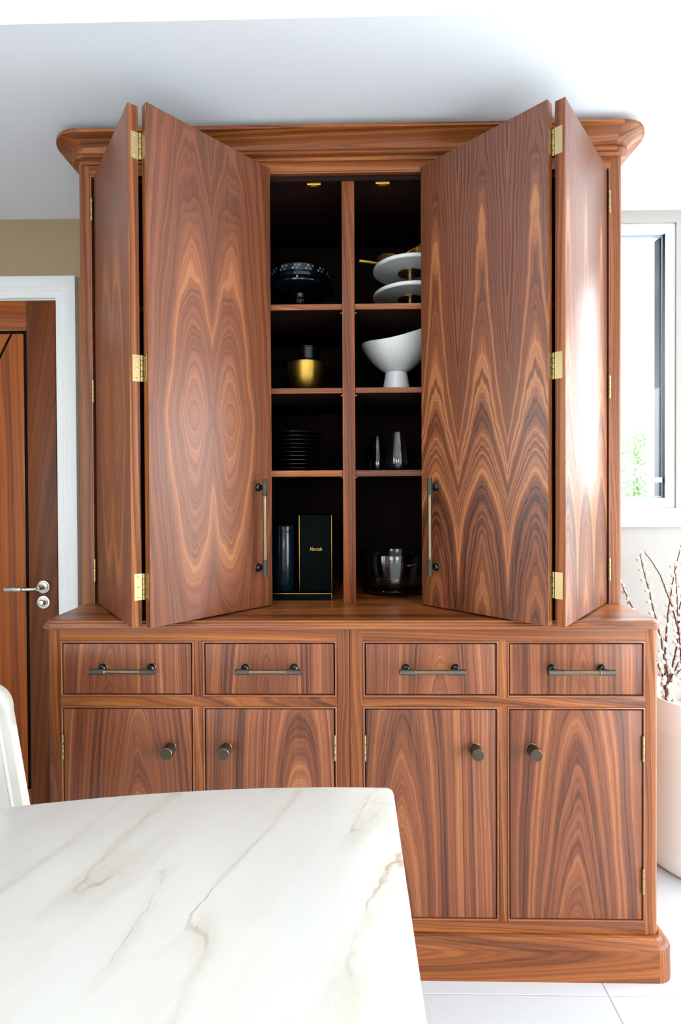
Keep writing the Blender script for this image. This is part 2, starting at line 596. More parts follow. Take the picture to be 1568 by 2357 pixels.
b.box(XR, XR + T, YB - T, GY0, -0.1, CZ2 + 0.2, 0)
b.box(XR, XR + T, GY1, YW, -0.1, CZ2 + 0.2, 0)
b.box(XR, XR + T, GY0, GY1, GZ, CZ2 + 0.2, 0)
struct(b.make('wall_right', 'offwhite', None))
QX0, QX1, QZ0, QZ1 = -1.7, -0.7, 1.15, 2.05
RX0, RX1, RZ0, RZ1 = 0.25, 1.05, 1.2, 2.0     # window behind the camera
b = B()
b.box(XL, QX0, YB - T, YB, -0.1, CZ2 + 0.2, 0)
b.box(QX1, RX0, YB - T, YB, -0.1, CZ2 + 0.2, 0)
b.box(QX0, QX1, YB - T, YB, -0.1, QZ0, 0)
b.box(QX0, QX1, YB - T, YB, QZ1, CZ2 + 0.2, 0)
b.box(RX1, XR, YB - T, YB, -0.1, CZ2 + 0.2, 0)
b.box(RX0, RX1, YB - T, YB, -0.1, RZ0, 0)
b.box(RX0, RX1, YB - T, YB, RZ1, CZ2 + 0.2, 0)
struct(b.make('wall_front', 'offwhite', None))
SX0, SX1, SY0, SY1 = -0.65, 0.05, 0.15, 0.55    # roof light in the raised ceiling
b = B()
b.box(XL, XR, CEDGE, YW, CZ, CZ2 + 0.2, 0)
b.box(XL, XR, YB, SY0, CZ2, CZ2 + 0.2, 0)
b.box(XL, XR, SY1, CEDGE, CZ2, CZ2 + 0.2, 0)
b.box(XL, SX0, SY0, SY1, CZ2, CZ2 + 0.2, 0)
b.box(SX1, XR, SY0, SY1, CZ2, CZ2 + 0.2, 0)
struct(b.make('ceiling', 'ceiling', None))


def glazing(name, mtx, w, h, fr, mullions=(), pane='pane'):
    """window in its own xz plane, local y outwards"""
    b = B()
    b.box(0, fr, -0.004, 0.07, 0, h, 0.002)
    b.box(w - fr, w, -0.004, 0.07, 0, h, 0.002)
    b.box(fr, w - fr, -0.004, 0.07, 0, fr, 0.002)
    b.box(fr, w - fr, -0.004, 0.07, h - fr, h, 0.002)
    for m in mullions:
        b.box(m - fr * 0.7, m + fr * 0.7, 0.0, 0.07, fr, h - fr, 0.002)
    o = struct(b.make(name, 'upvc', None, world=mtx))
    k = 0.008
    edges = [fr] + [q for m in mullions for q in (m - fr * 0.7, m + fr * 0.7)] + [w - fr]
    for i in range(0, len(edges), 2):
        x0, x1 = edges[i], edges[i + 1]
        bb = B()
        bb.box(x0, x0 + k, 0.010, 0.022, fr, h - fr, 0.0005)
        bb.box(x1 - k, x1, 0.010, 0.022, fr, h - fr, 0.0005)
        bb.box(x0 + k, x1 - k, 0.010, 0.022, fr, fr + k, 0.0005)
        bb.box(x0 + k, x1 - k, 0.010, 0.022, h - fr - k, h - fr, 0.0005)
        bb.make('glazing_gasket', 'gasket', o, world=mtx)
        B().box(x0 + k, x1 - k, 0.014, 0.018, fr + k, h - fr - k, 0).make('pane', pane, o, world=mtx)
    return o


win = glazing('window_1', Matrix.Translation((WX0, YW + 0.012, WZ0)), WX1 - WX0, WZ1 - WZ0, 0.038)
bx('window_sill', 'upvc', win, WX0 - 0.04, 2.23, YW - 0.025, YW + 0.06, 1.118, 1.189, 0.003)
glazing('window_5', Matrix.Translation((1.30, YW + 0.012, WZ0)), 0.89, WZ1 - WZ0, 0.038)
b = B()
b.box(1.190, 1.206, YW + 0.004, YW + 0.0245, 1.288, 1.308, 0.002)
b.box(1.172, 1.200, YW - 0.004, YW + 0.004, 1.290, 1.306, 0.002)
b.make('window_latch', 'nickel', win, (1.18, YW + 0.02, 1.29))
glazing('window_2', Matrix.Translation((XR + 0.02, GY0, 0.0)) @ Matrix.Rotation(PI / 2, 4, 'Z') @ Matrix.Scale(-1, 4, (0, 1, 0)), GY1 - GY0, GZ, 0.05, (1.03, 2.07))
glazing('window_3', Matrix.Translation((RX0, YB - 0.02, RZ0)) @ Matrix.Scale(-1, 4, (0, 1, 0)), RX1 - RX0, RZ1 - RZ0, 0.05, (0.4,))
glazing('window_7', Matrix.Translation((QX0, YB - 0.02, QZ0)) @ Matrix.Scale(-1, 4, (0, 1, 0)), QX1 - QX0, QZ1 - QZ0, 0.05, (0.5,))
glazing('window_6', Matrix.Translation((XL - 0.02, LY0, LZ0)) @ Matrix.Rotation(PI / 2, 4, 'Z'), LY1 - LY0, LZ1 - LZ0, 0.05, (0.9,))
b = B()
b.box(SX0, SX0 + 0.05, SY0, SY1, CZ2 + 0.05, CZ2 + 0.12, 0.002)
b.box(SX1 - 0.05, SX1, SY0, SY1, CZ2 + 0.05, CZ2 + 0.12, 0.002)
b.box(SX0 + 0.05, SX1 - 0.05, SY0, SY0 + 0.05, CZ2 + 0.05, CZ2 + 0.12, 0.002)
b.box(SX0 + 0.05, SX1 - 0.05, SY1 - 0.05, SY1, CZ2 + 0.05, CZ2 + 0.12, 0.002)
rl = struct(b.make('window_4', 'upvc', None, (SX0, SY0, CZ2)))
B().box(SX0 + 0.05, SX1 - 0.05, SY0 + 0.05, SY1 - 0.05, CZ2 + 0.08, CZ2 + 0.09, 0).make('pane', 'pane', rl, (SX0, SY0, CZ2))

# skirting on the pale wall, beside the cabinet
struct(bx('baseboard_back', 'white_paint', None, 0.84, XR, YW - 0.016, YW, 0.0, 0.12, 0.003))

# room door: white lining and stepped architrave, walnut leaf with black inlay
door = struct(B().box(DX1 - 0.004, DX1, YW, YW + 0.12, 0, DZ, 0.0005).box(DX0, DX0 + 0.004, YW, YW + 0.12, 0, DZ, 0.0005).box(DX0, DX1, YW, YW + 0.12, DZ - 0.004, DZ, 0.0005).make('door_1', 'white_paint', None, (DX0, YW, 0)))
AW = 0.082
prof = [(-AW, YW), (-AW, YW - 0.020), (-AW + 0.004, YW - 0.022), (-0.044, YW - 0.022), (-0.038, YW - 0.017), (-0.030, YW - 0.017), (-0.024, YW - 0.012), (-0.004, YW - 0.012), (0.0, YW - 0.009), (0.0, YW)]
B().frame_ring(DX0, DX1, 0.0, DZ, prof, bottom=False).make('architrave', 'white_paint', door, (DX0, YW, 0))
LX1, LX0, LY = DX1 - 0.0105, DX0 + 0.0105, YW + 0.004
B().box(DX1 - 0.03, DX1 - 0.004, YW + 0.050, YW + 0.07, 0, DZ - 0.004, 0).box(DX0 + 0.004, DX0 + 0.03, YW + 0.050, YW + 0.07, 0, DZ - 0.004, 0).box(DX0 + 0.03, DX1 - 0.03, YW + 0.050, YW + 0.07, DZ - 0.03, DZ - 0.004, 0).make('door_gap_shade', 'inlay', door, (DX0, YW + 0.05, 0))  # black strips behind the leaf stand in for shade in the gap
B().box(DX1 - 0.0043, DX1 - 0.0038, YW + 0.003, YW + 0.05, 0, DZ - 0.004, 0).make('door_gap_shade', 'inlay', door, (DX1, YW, 0))  # thin black sheet on the lining paints the gap's shade
LT = DZ - 0.007
LB = 0.006
ST = 0.114
IN = 0.0125
bx('door_stile', 'roomdarkZ', door, LX1 - ST, LX1, LY, LY + 0.044, LB, LT, 0.001)
bx('door_stile', 'roomdarkZ', door, LX0, LX0 + ST, LY, LY + 0.044, LB, LT, 0.001)
bx('door_rail', 'roomX', door, LX0 + ST, LX1 - ST, LY, LY + 0.044, 1.897, LT, 0.0006)
bx('door_rail', 'roomX', door, LX0 + ST, LX1 - ST, LY, LY + 0.044, LB, 0.085, 0.0006)
px0, px1, pz0, pz1 = LX0 + ST, LX1 - ST, 0.085, 1.897
b = B()
b.box(px0, px0 + IN, LY + 0.003, LY + 0.04, pz0, pz1, 0)
b.box(px1 - IN, px1, LY + 0.003, LY + 0.04, pz0, pz1, 0)
b.box(px0 + IN, px1 - IN, LY + 0.003, LY + 0.04, pz1 - IN, pz1, 0)
b.box(px0 + IN, px1 - IN, LY + 0.003, LY + 0.04, pz0, pz0 + IN, 0)
b.make('inlay_line', 'inlay', door, (px0, LY, pz0))
# infill split by a slanting inlay running down to the left
ix0, ix1, iz0, iz1 = px0 + IN, px1 - IN, pz0 + IN, pz1 - IN
sl = 1.95
xa = -1.3265
za = iz1 - (xa - ix0) * sl
gx = 0.0055


def panel_poly(name, mat, pts, y0, y1):
    n = len(pts)
    V = [(x, y0, z) for x, z in pts] + [(x, y1, z) for x, z in pts]
    Fc = [tuple(range(n)), tuple(range(n, 2 * n))] + [(i, (i + 1) % n, n + (i + 1) % n, n + i) for i in range(n)]
    return B().raw(V, Fc).make(name, mat, door, (pts[0][0], y0, pts[0][1]))


panel_poly('door_panel', 'roomZ', [(ix0, iz0), (ix1, iz0), (ix1, iz1), (xa + gx, iz1), (ix0, za - gx * sl)], LY, LY + 0.04)
panel_poly('door_panel', 'roomZ', [(ix0, za + gx * sl), (xa - gx, iz1), (ix0, iz1)], LY, LY + 0.04)
panel_poly('inlay_line', 'inlay', [(ix0, za - gx * sl), (xa + gx, iz1), (xa - gx, iz1), (ix0, za + gx * sl)], LY + 0.003, LY + 0.04)
HX, HZ = -1.2065, 0.889
b = B()
b.lathe([(0.026, 0.0), (0.026, -0.004), (0.0245, -0.006), (0.021, -0.0065), (0.019, -0.009), (0.012, -0.0095), (0.0085, -0.012), (0.0085, -0.045)], (HX, LY, HZ), 32, 0, 'Y')
b.tube([(HX, LY - 0.040, HZ), (HX - 0.004, LY - 0.052, HZ), (HX - 0.018, LY - 0.058, HZ), (HX - 0.035, LY - 0.059, HZ)], 0.0068, 16)
b.lathe([(0.0068, -0.030), (0.0068, -0.048), (0.0045, -0.0485), (0.0045, -0.050), (0.0098, -0.0505), (0.0098, -0.112), (0.0085, -0.117), (0.004, -0.119)], (HX, LY - 0.059, HZ), 24, 0, 'X')
b.make('lever_handle', 'nickel', door, (HX, LY, HZ))
b = B()
b.lathe([(0.026, 0.0), (0.026, -0.004), (0.0245, -0.006), (0.018, -0.0065), (0.0165, -0.009), (0.0125, -0.0095), (0.0125, -0.011), (0.0115, -0.020), (0.009, -0.0225), (0.003, -0.023)], (HX, LY, HZ - 0.060), 32, 0, 'Y')
b.box(HX - 0.010, HX + 0.010, LY - 0.0245, LY - 0.021, HZ - 0.0612, HZ - 0.0588, 0.0005)
b.make('thumb_turn', 'nickel', door, (HX, LY, HZ - 0.06))
bx('strike_plate', 'nickel', door, DX1 - 0.0055, DX1 - 0.004, YW + 0.0, YW + 0.03, 0.83, 0.915, 0.0003)

# outside: terrace and a leafy tree seen through the window
struct(B().box(-40, 60, -40, 60, -0.5, -0.2, 0).make('ground', 'terrace', None))


# ------------------------------------------------------------------ joinery pieces
def bead_prof(y, wd=0.0058):
    pts = [(0.0, y + 0.004), (0.0, y + 0.0015), (0.0008, y + 0.0022)]
    for k in range(7):
        a = PI * k / 6
        pts.append((0.0008 + (wd - 0.0008) * (1 - math.cos(a)) / 2, y - 0.0026 * math.sin(a) + 0.0005))
    pts += [(wd, y + 0.024), (0.0, y + 0.024), (0.0, y + 0.004)]
    return pts


def rounded_post(x0, x1, y0, y1, z0, z1, rad, side, n=8):
    """post with its outer front vertical corner rounded (side = +1: outer edge at x1)"""
    pts = []
    if side > 0:
        pts = [(x0, y0)] + [(x1 - rad + rad * math.sin(PI / 2 * k / n), y0 + rad - rad * math.cos(PI / 2 * k / n)) for k in range(n + 1)] + [(x1, y1), (x0, y1)]
    else:
        pts = [(x1, y0)] + [(x0 + rad - rad * math.sin(PI / 2 * k / n), y0 + rad - rad * math.cos(PI / 2 * k / n)) for k in range(n + 1)] + [(x0, y1), (x1, y1)]
    m = len(pts)
    V = [(x, y, z0) for x, y in pts] + [(x, y, z1) for x, y in pts]
    Fc = [tuple(range(m)), tuple(range(m, 2 * m))] + [(i, (i + 1) % m, m + (i + 1) % m, m + i) for i in range(m)]
    return B().raw(V, Fc)


def bar_handle(L, post, off, vertical=False):
    """bar pull in local coordinates: bar along x at y = -off, door face at y = 0"""
    b = B()
    g = 0.0415 * L / 0.171 if L < 0.2 else 0.052
    b.lathe([(0.0058, -L / 2 + g), (0.0058, L / 2 - g)], (0, -off, 0), 20, 1, 'X')
    for s in (-1, 1):
        e = [(0.003, s * L / 2), (0.0064, s * (L / 2 - 0.0004)), (0.0072, s * (L / 2 - 0.0014)), (0.0072, s * (L / 2 - g + 0.003))]
        b.lathe(e, (0, -off, 0), 24, 0, 'X')
        b.lathe([(0.0072, s * (L / 2 - g + 0.003)), (0.0074, s * (L / 2 - g + 0.0024)), (0.0074, s * (L / 2 - g)), (0.0058, s * (L / 2 - g - 0.0012))], (0, -off, 0), 24, 1, 'X')
        b.lathe([(0.0122, 0.0), (0.0122, -0.0022), (0.0115, -0.003)], (s * post, 0, 0), 24, 1, 'Y')
        b.lathe([(0.0114, -0.0025), (0.0113, -0.005), (0.0106, -0.0085), (0.0086, -0.0115), (0.0060, -0.0135), (0.005, -0.017), (0.005, -off)], (s * post, 0, 0), 24, 2, 'Y')
    return b


HMATS = ['knurl', 'bronze', 'post']


def knuckle_hinge(h, r=0.0045, leaf=None):
    """vertical butt-hinge knuckle in local z, five turned sections"""
    b = B()
    n = 5
    for k in range(n):
        z0, z1 = h * k / n + 0.0003, h * (k + 1) / n - 0.0003
        rr = r if k % 2 == 0 else r * 0.9
        b.lathe([(rr * 0.85, z0), (rr, z0 + 0.0006), (rr, z1 - 0.0006), (rr * 0.85, z1)], (0, 0, 0), 14)
    b.lathe([(r * 0.5, -0.001), (r * 0.5, h + 0.001)], (0, 0, 0), 10)
    return b


# ------------------------------------------------------------------ base cabinets
YL = 1.373
TOPZ = 0.9205
BODY = 0.803
WTB = 0.8985
for s, nm, lab in ((-1, 'base_cabinet', 'walnut base cabinet with two drawers and two doors, beside the wooden room door'),
                   (1, 'base_cabinet', 'walnut base cabinet with two drawers and two doors, beside the cream floor vase')):
    t = thing(nm, lab, 'cabinet', (s * 0.4, 1.70, 0.0), 'base cabinets under the walnut worktop')
    X = lambda a, c: (a, c) if s > 0 else (-c, -a)
    zb = 0.088
    b = rounded_post(*X(0.7665, BODY), YL, YL + 0.03, zb, WTB, 0.016, s)
    b.make('stile', 'frameZ', t, (s * 0.785, YL, zb))
    bx('stile', 'frameZ', t, *X(0.0006, 0.0335), YL, YL + 0.03, zb, WTB, 0.0008)
    for z0, z1 in ((0.1305, 0.694), (0.7185, 0.8665)):
        bx('stile', 'frameZ', t, *X(0.3885, 0.4095), YL, YL + 0.03, z0, z1, 0.0004)
    for z0, z1 in ((0.8665, WTB), (0.694, 0.7185), (zb, 0.1305)):
        bx('rail', 'frameX', t, *X(0.0335, 0.7665), YL, YL + 0.03, z0, z1, 0.0004)
    b = B()
    b.box(*X(0.002, 0.02), YL + 0.03, 2.03, 0.09, WTB, 0.0005)
    b.box(*X(BODY - 0.02, BODY), YL + 0.03, 2.03, 0.0, WTB, 0.0005)
    b.box(*X(0.02, BODY - 0.02), 2.018, 2.03, 0.09, WTB, 0)
    b.box(*X(0.02, BODY - 0.02), YL + 0.03, 2.018, 0.09, 0.108, 0)
    b.box(*X(0.02, BODY - 0.02), YL + 0.03, 2.018, 0.697, 0.715, 0)
    b.make('carcass', 'frameZ', t, (s * 0.4, 1.7, 0))
    for (a, c, knob_x, hinge_x) in ((0.042, 0.3800, 0.3255, 0.0395), (0.418, 0.7580, 0.4725, 0.7605)):
        # when mirrored to the other unit the layout mirrors with it
        x0, x1 = X(a, c)
        o = 0.0087
        B().frame_ring(x0 - o, x1 + o, 0.7265 - o, 0.858 + o, bead_prof(YL)).make('bead_moulding', 'bead', t, (x0, YL, 0.72))
        dr = bx('drawer', 'faceZ', t, x0, x1, YL + 0.0005, YL + 0.021, 0.7265, 0.858, 0.0012)
        cx = (x0 + x1) / 2
        if s > 0:
            cx = 0.2111 if a < 0.1 else 0.5885
        else:
            cx = -0.2095 if a < 0.1 else -0.587
        bar_handle(0.171, 0.0645, 0.034).make('drawer_handle', HMATS, dr, world=Matrix.Translation((cx, YL + 0.0005, 0.7955)))
        B().frame_ring(x0 - o, x1 + o, 0.1390 - o, 0.6855 + o, bead_prof(YL)).make('bead_moulding', 'bead', t, (x0, YL, 0.13))
        dd = bx('door', 'faceZ', t, x0, x1, YL + 0.0005, YL + 0.021, 0.1390, 0.6855, 0.0012)
        kx = s * knob_x
        b = B()
        b.lathe([(0.0135, 0.0), (0.0135, -0.0018), (0.0125, -0.0026)], (0, 0, 0), 28, 1, 'Y')
        b.lathe([(0.0095, -0.0022), (0.0095, -0.009), (0.011, -0.010), (0.0150, -0.0115), (0.0155, -0.013), (0.0155, -0.0385)], (0, 0, 0), 32, 0, 'Y')
        b.lathe([(0.0156, -0.0385), (0.0157, -0.0395), (0.0148, -0.0408), (0.0140, -0.0410)], (0, 0, 0), 32, 1, 'Y')
        b.lathe([(0.0142, -0.0407), (0.0140, -0.0412)], (0, 0, 0), 32, 2, 'Y')
        b.make('door_knob', ['knurl', 'bronze', 'knobface'], dd, world=Matrix.Translation((kx, YL + 0.0005, 0.586)))
        for hz in (0.553, 0.207):
            knuckle_hinge(0.066, 0.0030).make('hinge', 'brass', dd, world=Matrix.Translation((s * hinge_x, YL - 0.0022, hz)))

# continuous plinth with ogee top and rounded corners
def sweep_u(half, yfront, yback, rad, prof, name, mat, parent, tagged=None, n=10, x_only=None):
    """moulding run round left side, front and right side; prof = (out, z)"""
    path = []
    path.append(((-half, yback), (-1, 0)))
    for k in range(n + 1):
        a = PI / 2 * k / n
        path.append(((-half + rad, yfront + rad), (-math.cos(a), -math.sin(a)), rad))
    for k in range(n + 1):
        a = PI / 2 * k / n
        path.append(((half - rad, yfront + rad), (math.sin(a), -math.cos(a)), rad))
    path.append(((half, yback), (1, 0)))
    rows = []
    for q in path:
        c, d = q[0], q[1]
        rr = q[2] if len(q) > 2 else 0.0
        rows.append([(c[0] + d[0] * (rr + o), c[1] + d[1] * (rr + o), z) for o, z in prof])
    return rows


def ogee(o0, z0, o1, z1, n=8):
    """S-curve from (o0,z0) to (o1,z1)"""
    return [(o0 + (o1 - o0) * k / n, z0 + (z1 - z0) * (0.5 - 0.5 * math.cos(PI * k / n))) for k in range(n + 1)]


pl = thing('plinth', 'moulded walnut plinth running along the floor under both base cabinets', 'plinth', (0, 1.40, 0))
PH_, PS = 0.0995, 0.0775
prof = [(0.0012, 0.0), (0.0315, 0.0), (0.0300, PS - 0.0022), (0.0292, PS - 0.0004), (0.0278, PS), (0.0270, PS + 0.0004), (0.0266, PS + 0.0022), (0.0250, PS + 0.0050), (0.0215, PS + 0.0078), (0.0165, PS + 0.0098), (0.0120, PS + 0.0118), (0.0088, PS + 0.0145), (0.0072, PS + 0.0175), (0.0066, PS + 0.0182), (0.0052, PS + 0.0184), (0.0050, PH_), (0.0012, PH_), (0.0012, 0.0)]
rows = sweep_u(BODY, YL, 2.03, 0.016, prof, None, None, None)
nn = len(rows)
k1, k2 = 12, nn - 12
B().grid(rows[k1 - 1:k2 + 1]).make('plinth_front', 'plinthX', pl, (0, YL, 0))
B().grid(rows[1:k1]).make('plinth_corner', 'frameZ', pl, (-BODY, YL, 0))
B().grid(rows[k2:nn - 1]).make('plinth_corner', 'frameZ', pl, (BODY, YL, 0))
B().grid(rows[0:2]).make('plinth_return', 'frameY', pl, (-BODY, YL, 0))
B().grid(rows[nn - 2:nn]).make('plinth_return', 'frameY', pl, (BODY, YL, 0))

# worktop with stepped ogee nosing
NOSE = 0.013
prof = [(-0.015, WTB + 0.0004), (0.011, WTB + 0.0004), (0.0126, WTB + 0.0012), (NOSE, WTB + 0.003), (NOSE, WTB + 0.0092), (0.0127, WTB + 0.0102), (0.0118, WTB + 0.0107), (0.0096, WTB + 0.0108), (0.0092, WTB + 0.0112),
        (0.0090, WTB + 0.0128), (0.0082, WTB + 0.0146), (0.0066, WTB + 0.0160), (0.0048, WTB + 0.0168), (0.0030, WTB + 0.0170), (0.0026, WTB + 0.0174), (0.0025, WTB + 0.0196), (0.0014, WTB + 0.0212), (-0.0010, TOPZ - 0.0001), (-0.004, TOPZ), (-0.015, TOPZ)]
rows = sweep_u(BODY, YL, 2.035, 0.02, prof, None, None, None, n=12)
b = B()
b.grid(rows)
# flat top and underside as fans between left and right halves
for idx, z in ((-1, TOPZ), (0, WTB + 0.0004)):
    ring = [(r[idx][0], r[idx][1], z) for r in rows]
    b.raw(ring, [tuple(range(len(ring)))])
wt = tag(b.make('worktop', 'topX', None, (0, 1.70, WTB)), 'walnut worktop with moulded edge lying across both base cabinets', 'worktop')

# ------------------------------------------------------------------ upper cabinet
YU = 1.575
UH = 0.8115
RZ = 2.2400
up = thing('upper_cabinet', 'tall walnut dresser cupboard with open folding doors and corniced top', 'cabinet', (0, 1.8, TOPZ))
IO = 0.776
for s in (-1, 1):
    X = lambda a, c: (a, c) if s > 0 else (-c, -a)
    rounded_post(*X(IO, UH), YU, YU + 0.026, TOPZ, RZ, 0.012, s).make('stile', 'frameZ', up, (s * 0.79, YU, TOPZ))
    bx('side_panel', 'frameZ', up, *X(UH - 0.018, UH), YU + 0.026, 2.03, TOPZ, RZ, 0.0005)
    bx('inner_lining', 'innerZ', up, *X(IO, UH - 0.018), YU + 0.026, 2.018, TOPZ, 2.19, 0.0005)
bx('top_rail', 'frameX', up, -IO, IO, YU, YU + 0.026, 2.2125, RZ, 0.0005)
B().frame_ring(-IO, IO, TOPZ, 2.2125, bead_prof(YU, 0.0062), bottom=False).make('bead_moulding', 'bead', up, (0, YU, TOPZ))
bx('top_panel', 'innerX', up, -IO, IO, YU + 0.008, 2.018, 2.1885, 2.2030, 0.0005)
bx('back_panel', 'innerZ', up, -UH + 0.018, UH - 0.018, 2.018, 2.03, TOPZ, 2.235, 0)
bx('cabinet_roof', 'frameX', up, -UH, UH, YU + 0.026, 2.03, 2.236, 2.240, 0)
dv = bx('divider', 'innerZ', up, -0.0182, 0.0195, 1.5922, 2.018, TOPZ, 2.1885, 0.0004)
bx('divider_lipping', 'frameZ', dv, -0.0182, 0.0195, 1.585, 1.592, TOPZ, 2.1885, 0.0012)  # keeps the walnut tone; the divider behind is darkened as shade
for z0, z1 in ((1.8065, 1.8235), (1.5550, 1.5712), (1.3036, 1.3220)):
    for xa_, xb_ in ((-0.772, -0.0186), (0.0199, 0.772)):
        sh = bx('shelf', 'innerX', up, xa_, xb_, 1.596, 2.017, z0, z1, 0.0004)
        bx('shelf_lipping', 'frameX', sh, xa_, xb_, 1.590, 1.5959, z0, z1, 0.0009)  # added strip in walnut tone, so the shelf body can carry painted shade
    for sx in (-0.0182 - 0.003, 0.0195 + 0.003):
        B().lathe([(0.0022, -0.003), (0.0022, 0.003)], (sx, 1.615, z0 - 0.0024), 10, 0, 'X').make('shelf_pin', 'nickel', up, (sx, 1.615, z0))
for cx in (-0.1012, 0.1052):
    b = B()
    b.box(cx - 0.021, cx + 0.021, 1.588, 1.606, 2.1800, 2.1885, 0.0018)
    b.box(cx - 0.010, cx + 0.010, 1.592, 1.602, 2.1788, 2.1802, 0.0008)
    b.make('door_catch', 'gold', up, (cx, 1.597, 2.1885))

# cornice: profile (out, z)
cp = [(-0.010, 2.2402), (0.004, 2.2402), (0.0055, 2.2410), (0.0060, 2.2440)]
for k in range(7):
    a = PI / 2 * k / 6
    cp.append((0.0060 + 0.0060 * (1 - math.cos(a)), 2.2440 + 0.0052 * math.sin(a)))
cp.append((0.0140, 2.2494))
for k in range(9):
    a = -PI / 2 + PI * k / 8 * 0.92
    cp.append((0.0165 + 0.0078 * math.cos(a), 2.2562 + 0.0066 * math.sin(a)))
cp += [(0.0190, 2.2634), (0.0205, 2.2640)]
for k in range(13):
    t_ = k / 12
    cp.append((0.0205 + 0.0405 * (t_ ** 1.75), 2.2640 + 0.0325 * (t_ ** 0.80)))
cp += [(0.0625, 2.2968), (0.0655, 2.2970), (0.0662, 2.2980), (0.0662, 2.3060), (0.0652, 2.3070), (-0.010, 2.3070)]
rows = sweep_u(UH, YU, 2.035, 0.028, cp, None, None, None, n=14)
# widen the front run into rounded corner blocks
nn = len(rows)
B().grid(rows[15:nn - 15]).make('cornice', 'frameX', up, (0, YU, 2.24))
B().grid(rows[1:16]).make('cornice_corner', 'frameX', up, (-UH, YU, 2.24))
B().grid(rows[nn - 16:nn - 1]).make('cornice_corner', 'frameX', up, (UH, YU, 2.24))
B().grid(rows[0:2]).make('cornice_return', 'frameY', up, (-UH, YU, 2.24))
B().grid(rows[nn - 2:nn]).make('cornice_return', 'frameY', up, (UH, YU, 2.24))
bx('cornice_top', 'frameX', up, -UH + 0.0, UH - 0.0, YU + 0.02, 2.03, 2.2985, 2.3065, 0)

# folding door panels: local x across, y = 0 outside face, z up
PWD, PT, PZ0, PZ1 = 0.376, 0.025, 0.9245, 2.2063
PHT = PZ1 - PZ0
HZS = (0.991, 1.5305, 2.0755)


def rot_at(x, y, ang):
    return Matrix.Translation((x, y, PZ0)) @ Matrix.Rotation(ang, 4, 'Z')


aL1, aL2, aR1, aR2 = 0.9161, 0.8048, 0.8800, 0.7576
hL, iL = (-0.7628, 1.575), (-0.4878, 1.2761)
hR, iR = (0.7656, 1.575), (0.4865, 1.2921)
fR = (hR[0] - PWD * math.cos(aR1), hR[1] - PWD * math.sin(aR1))
eR = (iR[0] - PWD * math.cos(aR2), iR[1] + PWD * math.sin(aR2))


def door_panel(mtx, mats, label, edge_mat='frameZ'):
    b = B()
    b.box(0, PWD, 0, PT, 0, PHT, 0.0014)
    o = b.make('folding_door', [mats, edge_mat], up, world=mtx)
    for p in o.data.polygons:
        if abs(p.normal.y) < 0.7:
            p.material_index = 1
    o['label'] = label
    return o


dLo = door_panel(rot_at(hL[0], hL[1], -aL1), 'eye_outer', 'outer door leaf with oval figured grain')
dLi = door_panel(rot_at(iL[0], iL[1], aL2), 'eye', 'inner door leaf with twin oval figured grain')
dRi = door_panel(rot_at(eR[0], eR[1], -aR2), 'flame', 'inner door leaf with bold arched flame grain')
dRo = door_panel(rot_at(fR[0], fR[1], aR1), 'flame_outer', 'outer door leaf with pale sheen and arched grain')
# the flame leaf is measured from its fold; its local x runs the other way, so flip the pattern


def fold_hinge(parent, edge_o, ang_o, edge_i, ang_i, z, side):
    """butt hinge let into the two facing door edges. edge_*: outside corner of the edge (x, y);
    ang_*: direction, seen from above, running from the outside face to the back along that edge"""
    b = B()
    H = 0.066
    do = Vector((math.cos(ang_o), math.sin(ang_o), 0))
    di = Vector((math.cos(ang_i), math.sin(ang_i), 0))
    bo = Vector((edge_o[0], edge_o[1], 0)) + do * PT
    bi = Vector((edge_i[0], edge_i[1], 0)) + di * PT
    pin = (bo + bi) / 2 + Vector((0, 0.0012, 0))
    for corner, d, other in ((bo, do, bi), (bi, di, bo)):
        n = Vector((d.y, -d.x, 0))
        if n.dot(other - corner) < 0:
            n = -n
        st = corner - d * 0.018
        mtx = Matrix(((d.x, n.x, 0, st.x), (d.y, n.y, 0, st.y), (0, 0, 1, z), (0, 0, 0, 1)))
        b.box(0, 0.0185, -0.001, 0.0006, 0, H, 0.0003, 0, 1, mtx)
        for k in (0.12, 0.5, 0.88):
            m2 = mtx @ Matrix.Translation((0.0095, 0.0006, H * k))
            b.lathe([(0.0034, -0.0004), (0.0034, 0.0003), (0.0030, 0.0005)], (0, 0, 0), 14, 1, 'Y', m2)
            b.lathe([(0.0012, 0.0003), (0.0011, 0.0007)], (0, 0, 0), 8, 2, 'Y', m2)
    r = 0.0036
    for k in range(5):
        z0, z1 = z + H * k / 5 + 0.0003, z + H * (k + 1) / 5 - 0.0003
        rr = r if k % 2 == 0 else r * 0.86
        b.lathe([(rr * 0.85, z0), (rr, z0 + 0.0006), (rr, z1 - 0.0006), (rr * 0.85, z1)], (pin.x, pin.y, 0), 14, 0)
    o = b.make('hinge', ['brass', 'screw', 'slot'], parent, (pin.x, pin.y, z))
    return o


fL = (hL[0] + PWD * math.cos(aL1), hL[1] - PWD * math.sin(aL1))
for z in HZS:
    fold_hinge(dLo, fL, PI / 2 - aL1, iL, PI / 2 + aL2, z, -1)
    fold_hinge(dRo, fR, PI / 2 + aR1, iR, PI / 2 - aR2, z, 1)
    for p_, x in ((dLo, -0.7695), (dRo, 0.7720)):
        knuckle_hinge(0.067, 0.0040).make('hinge', 'brass', p_, world=Matrix.Translation((x, 1.5735, z - 0.001)))
ROTZ = Matrix.Rotation(PI / 2, 4, 'Y')
hz = 1.1555 - PZ0
bar_handle(0.279, 0.1155, 0.034).make('pull_handle', HMATS, dLi, world=WM[dLi] @ Matrix.Translation((0.324, 0, hz)) @ ROTZ)
bar_handle(0.279, 0.1155, 0.034).make('pull_handle', HMATS, dRi, world=WM[dRi] @ Matrix.Translation((PWD - 0.324, 0, hz)) @ ROTZ)

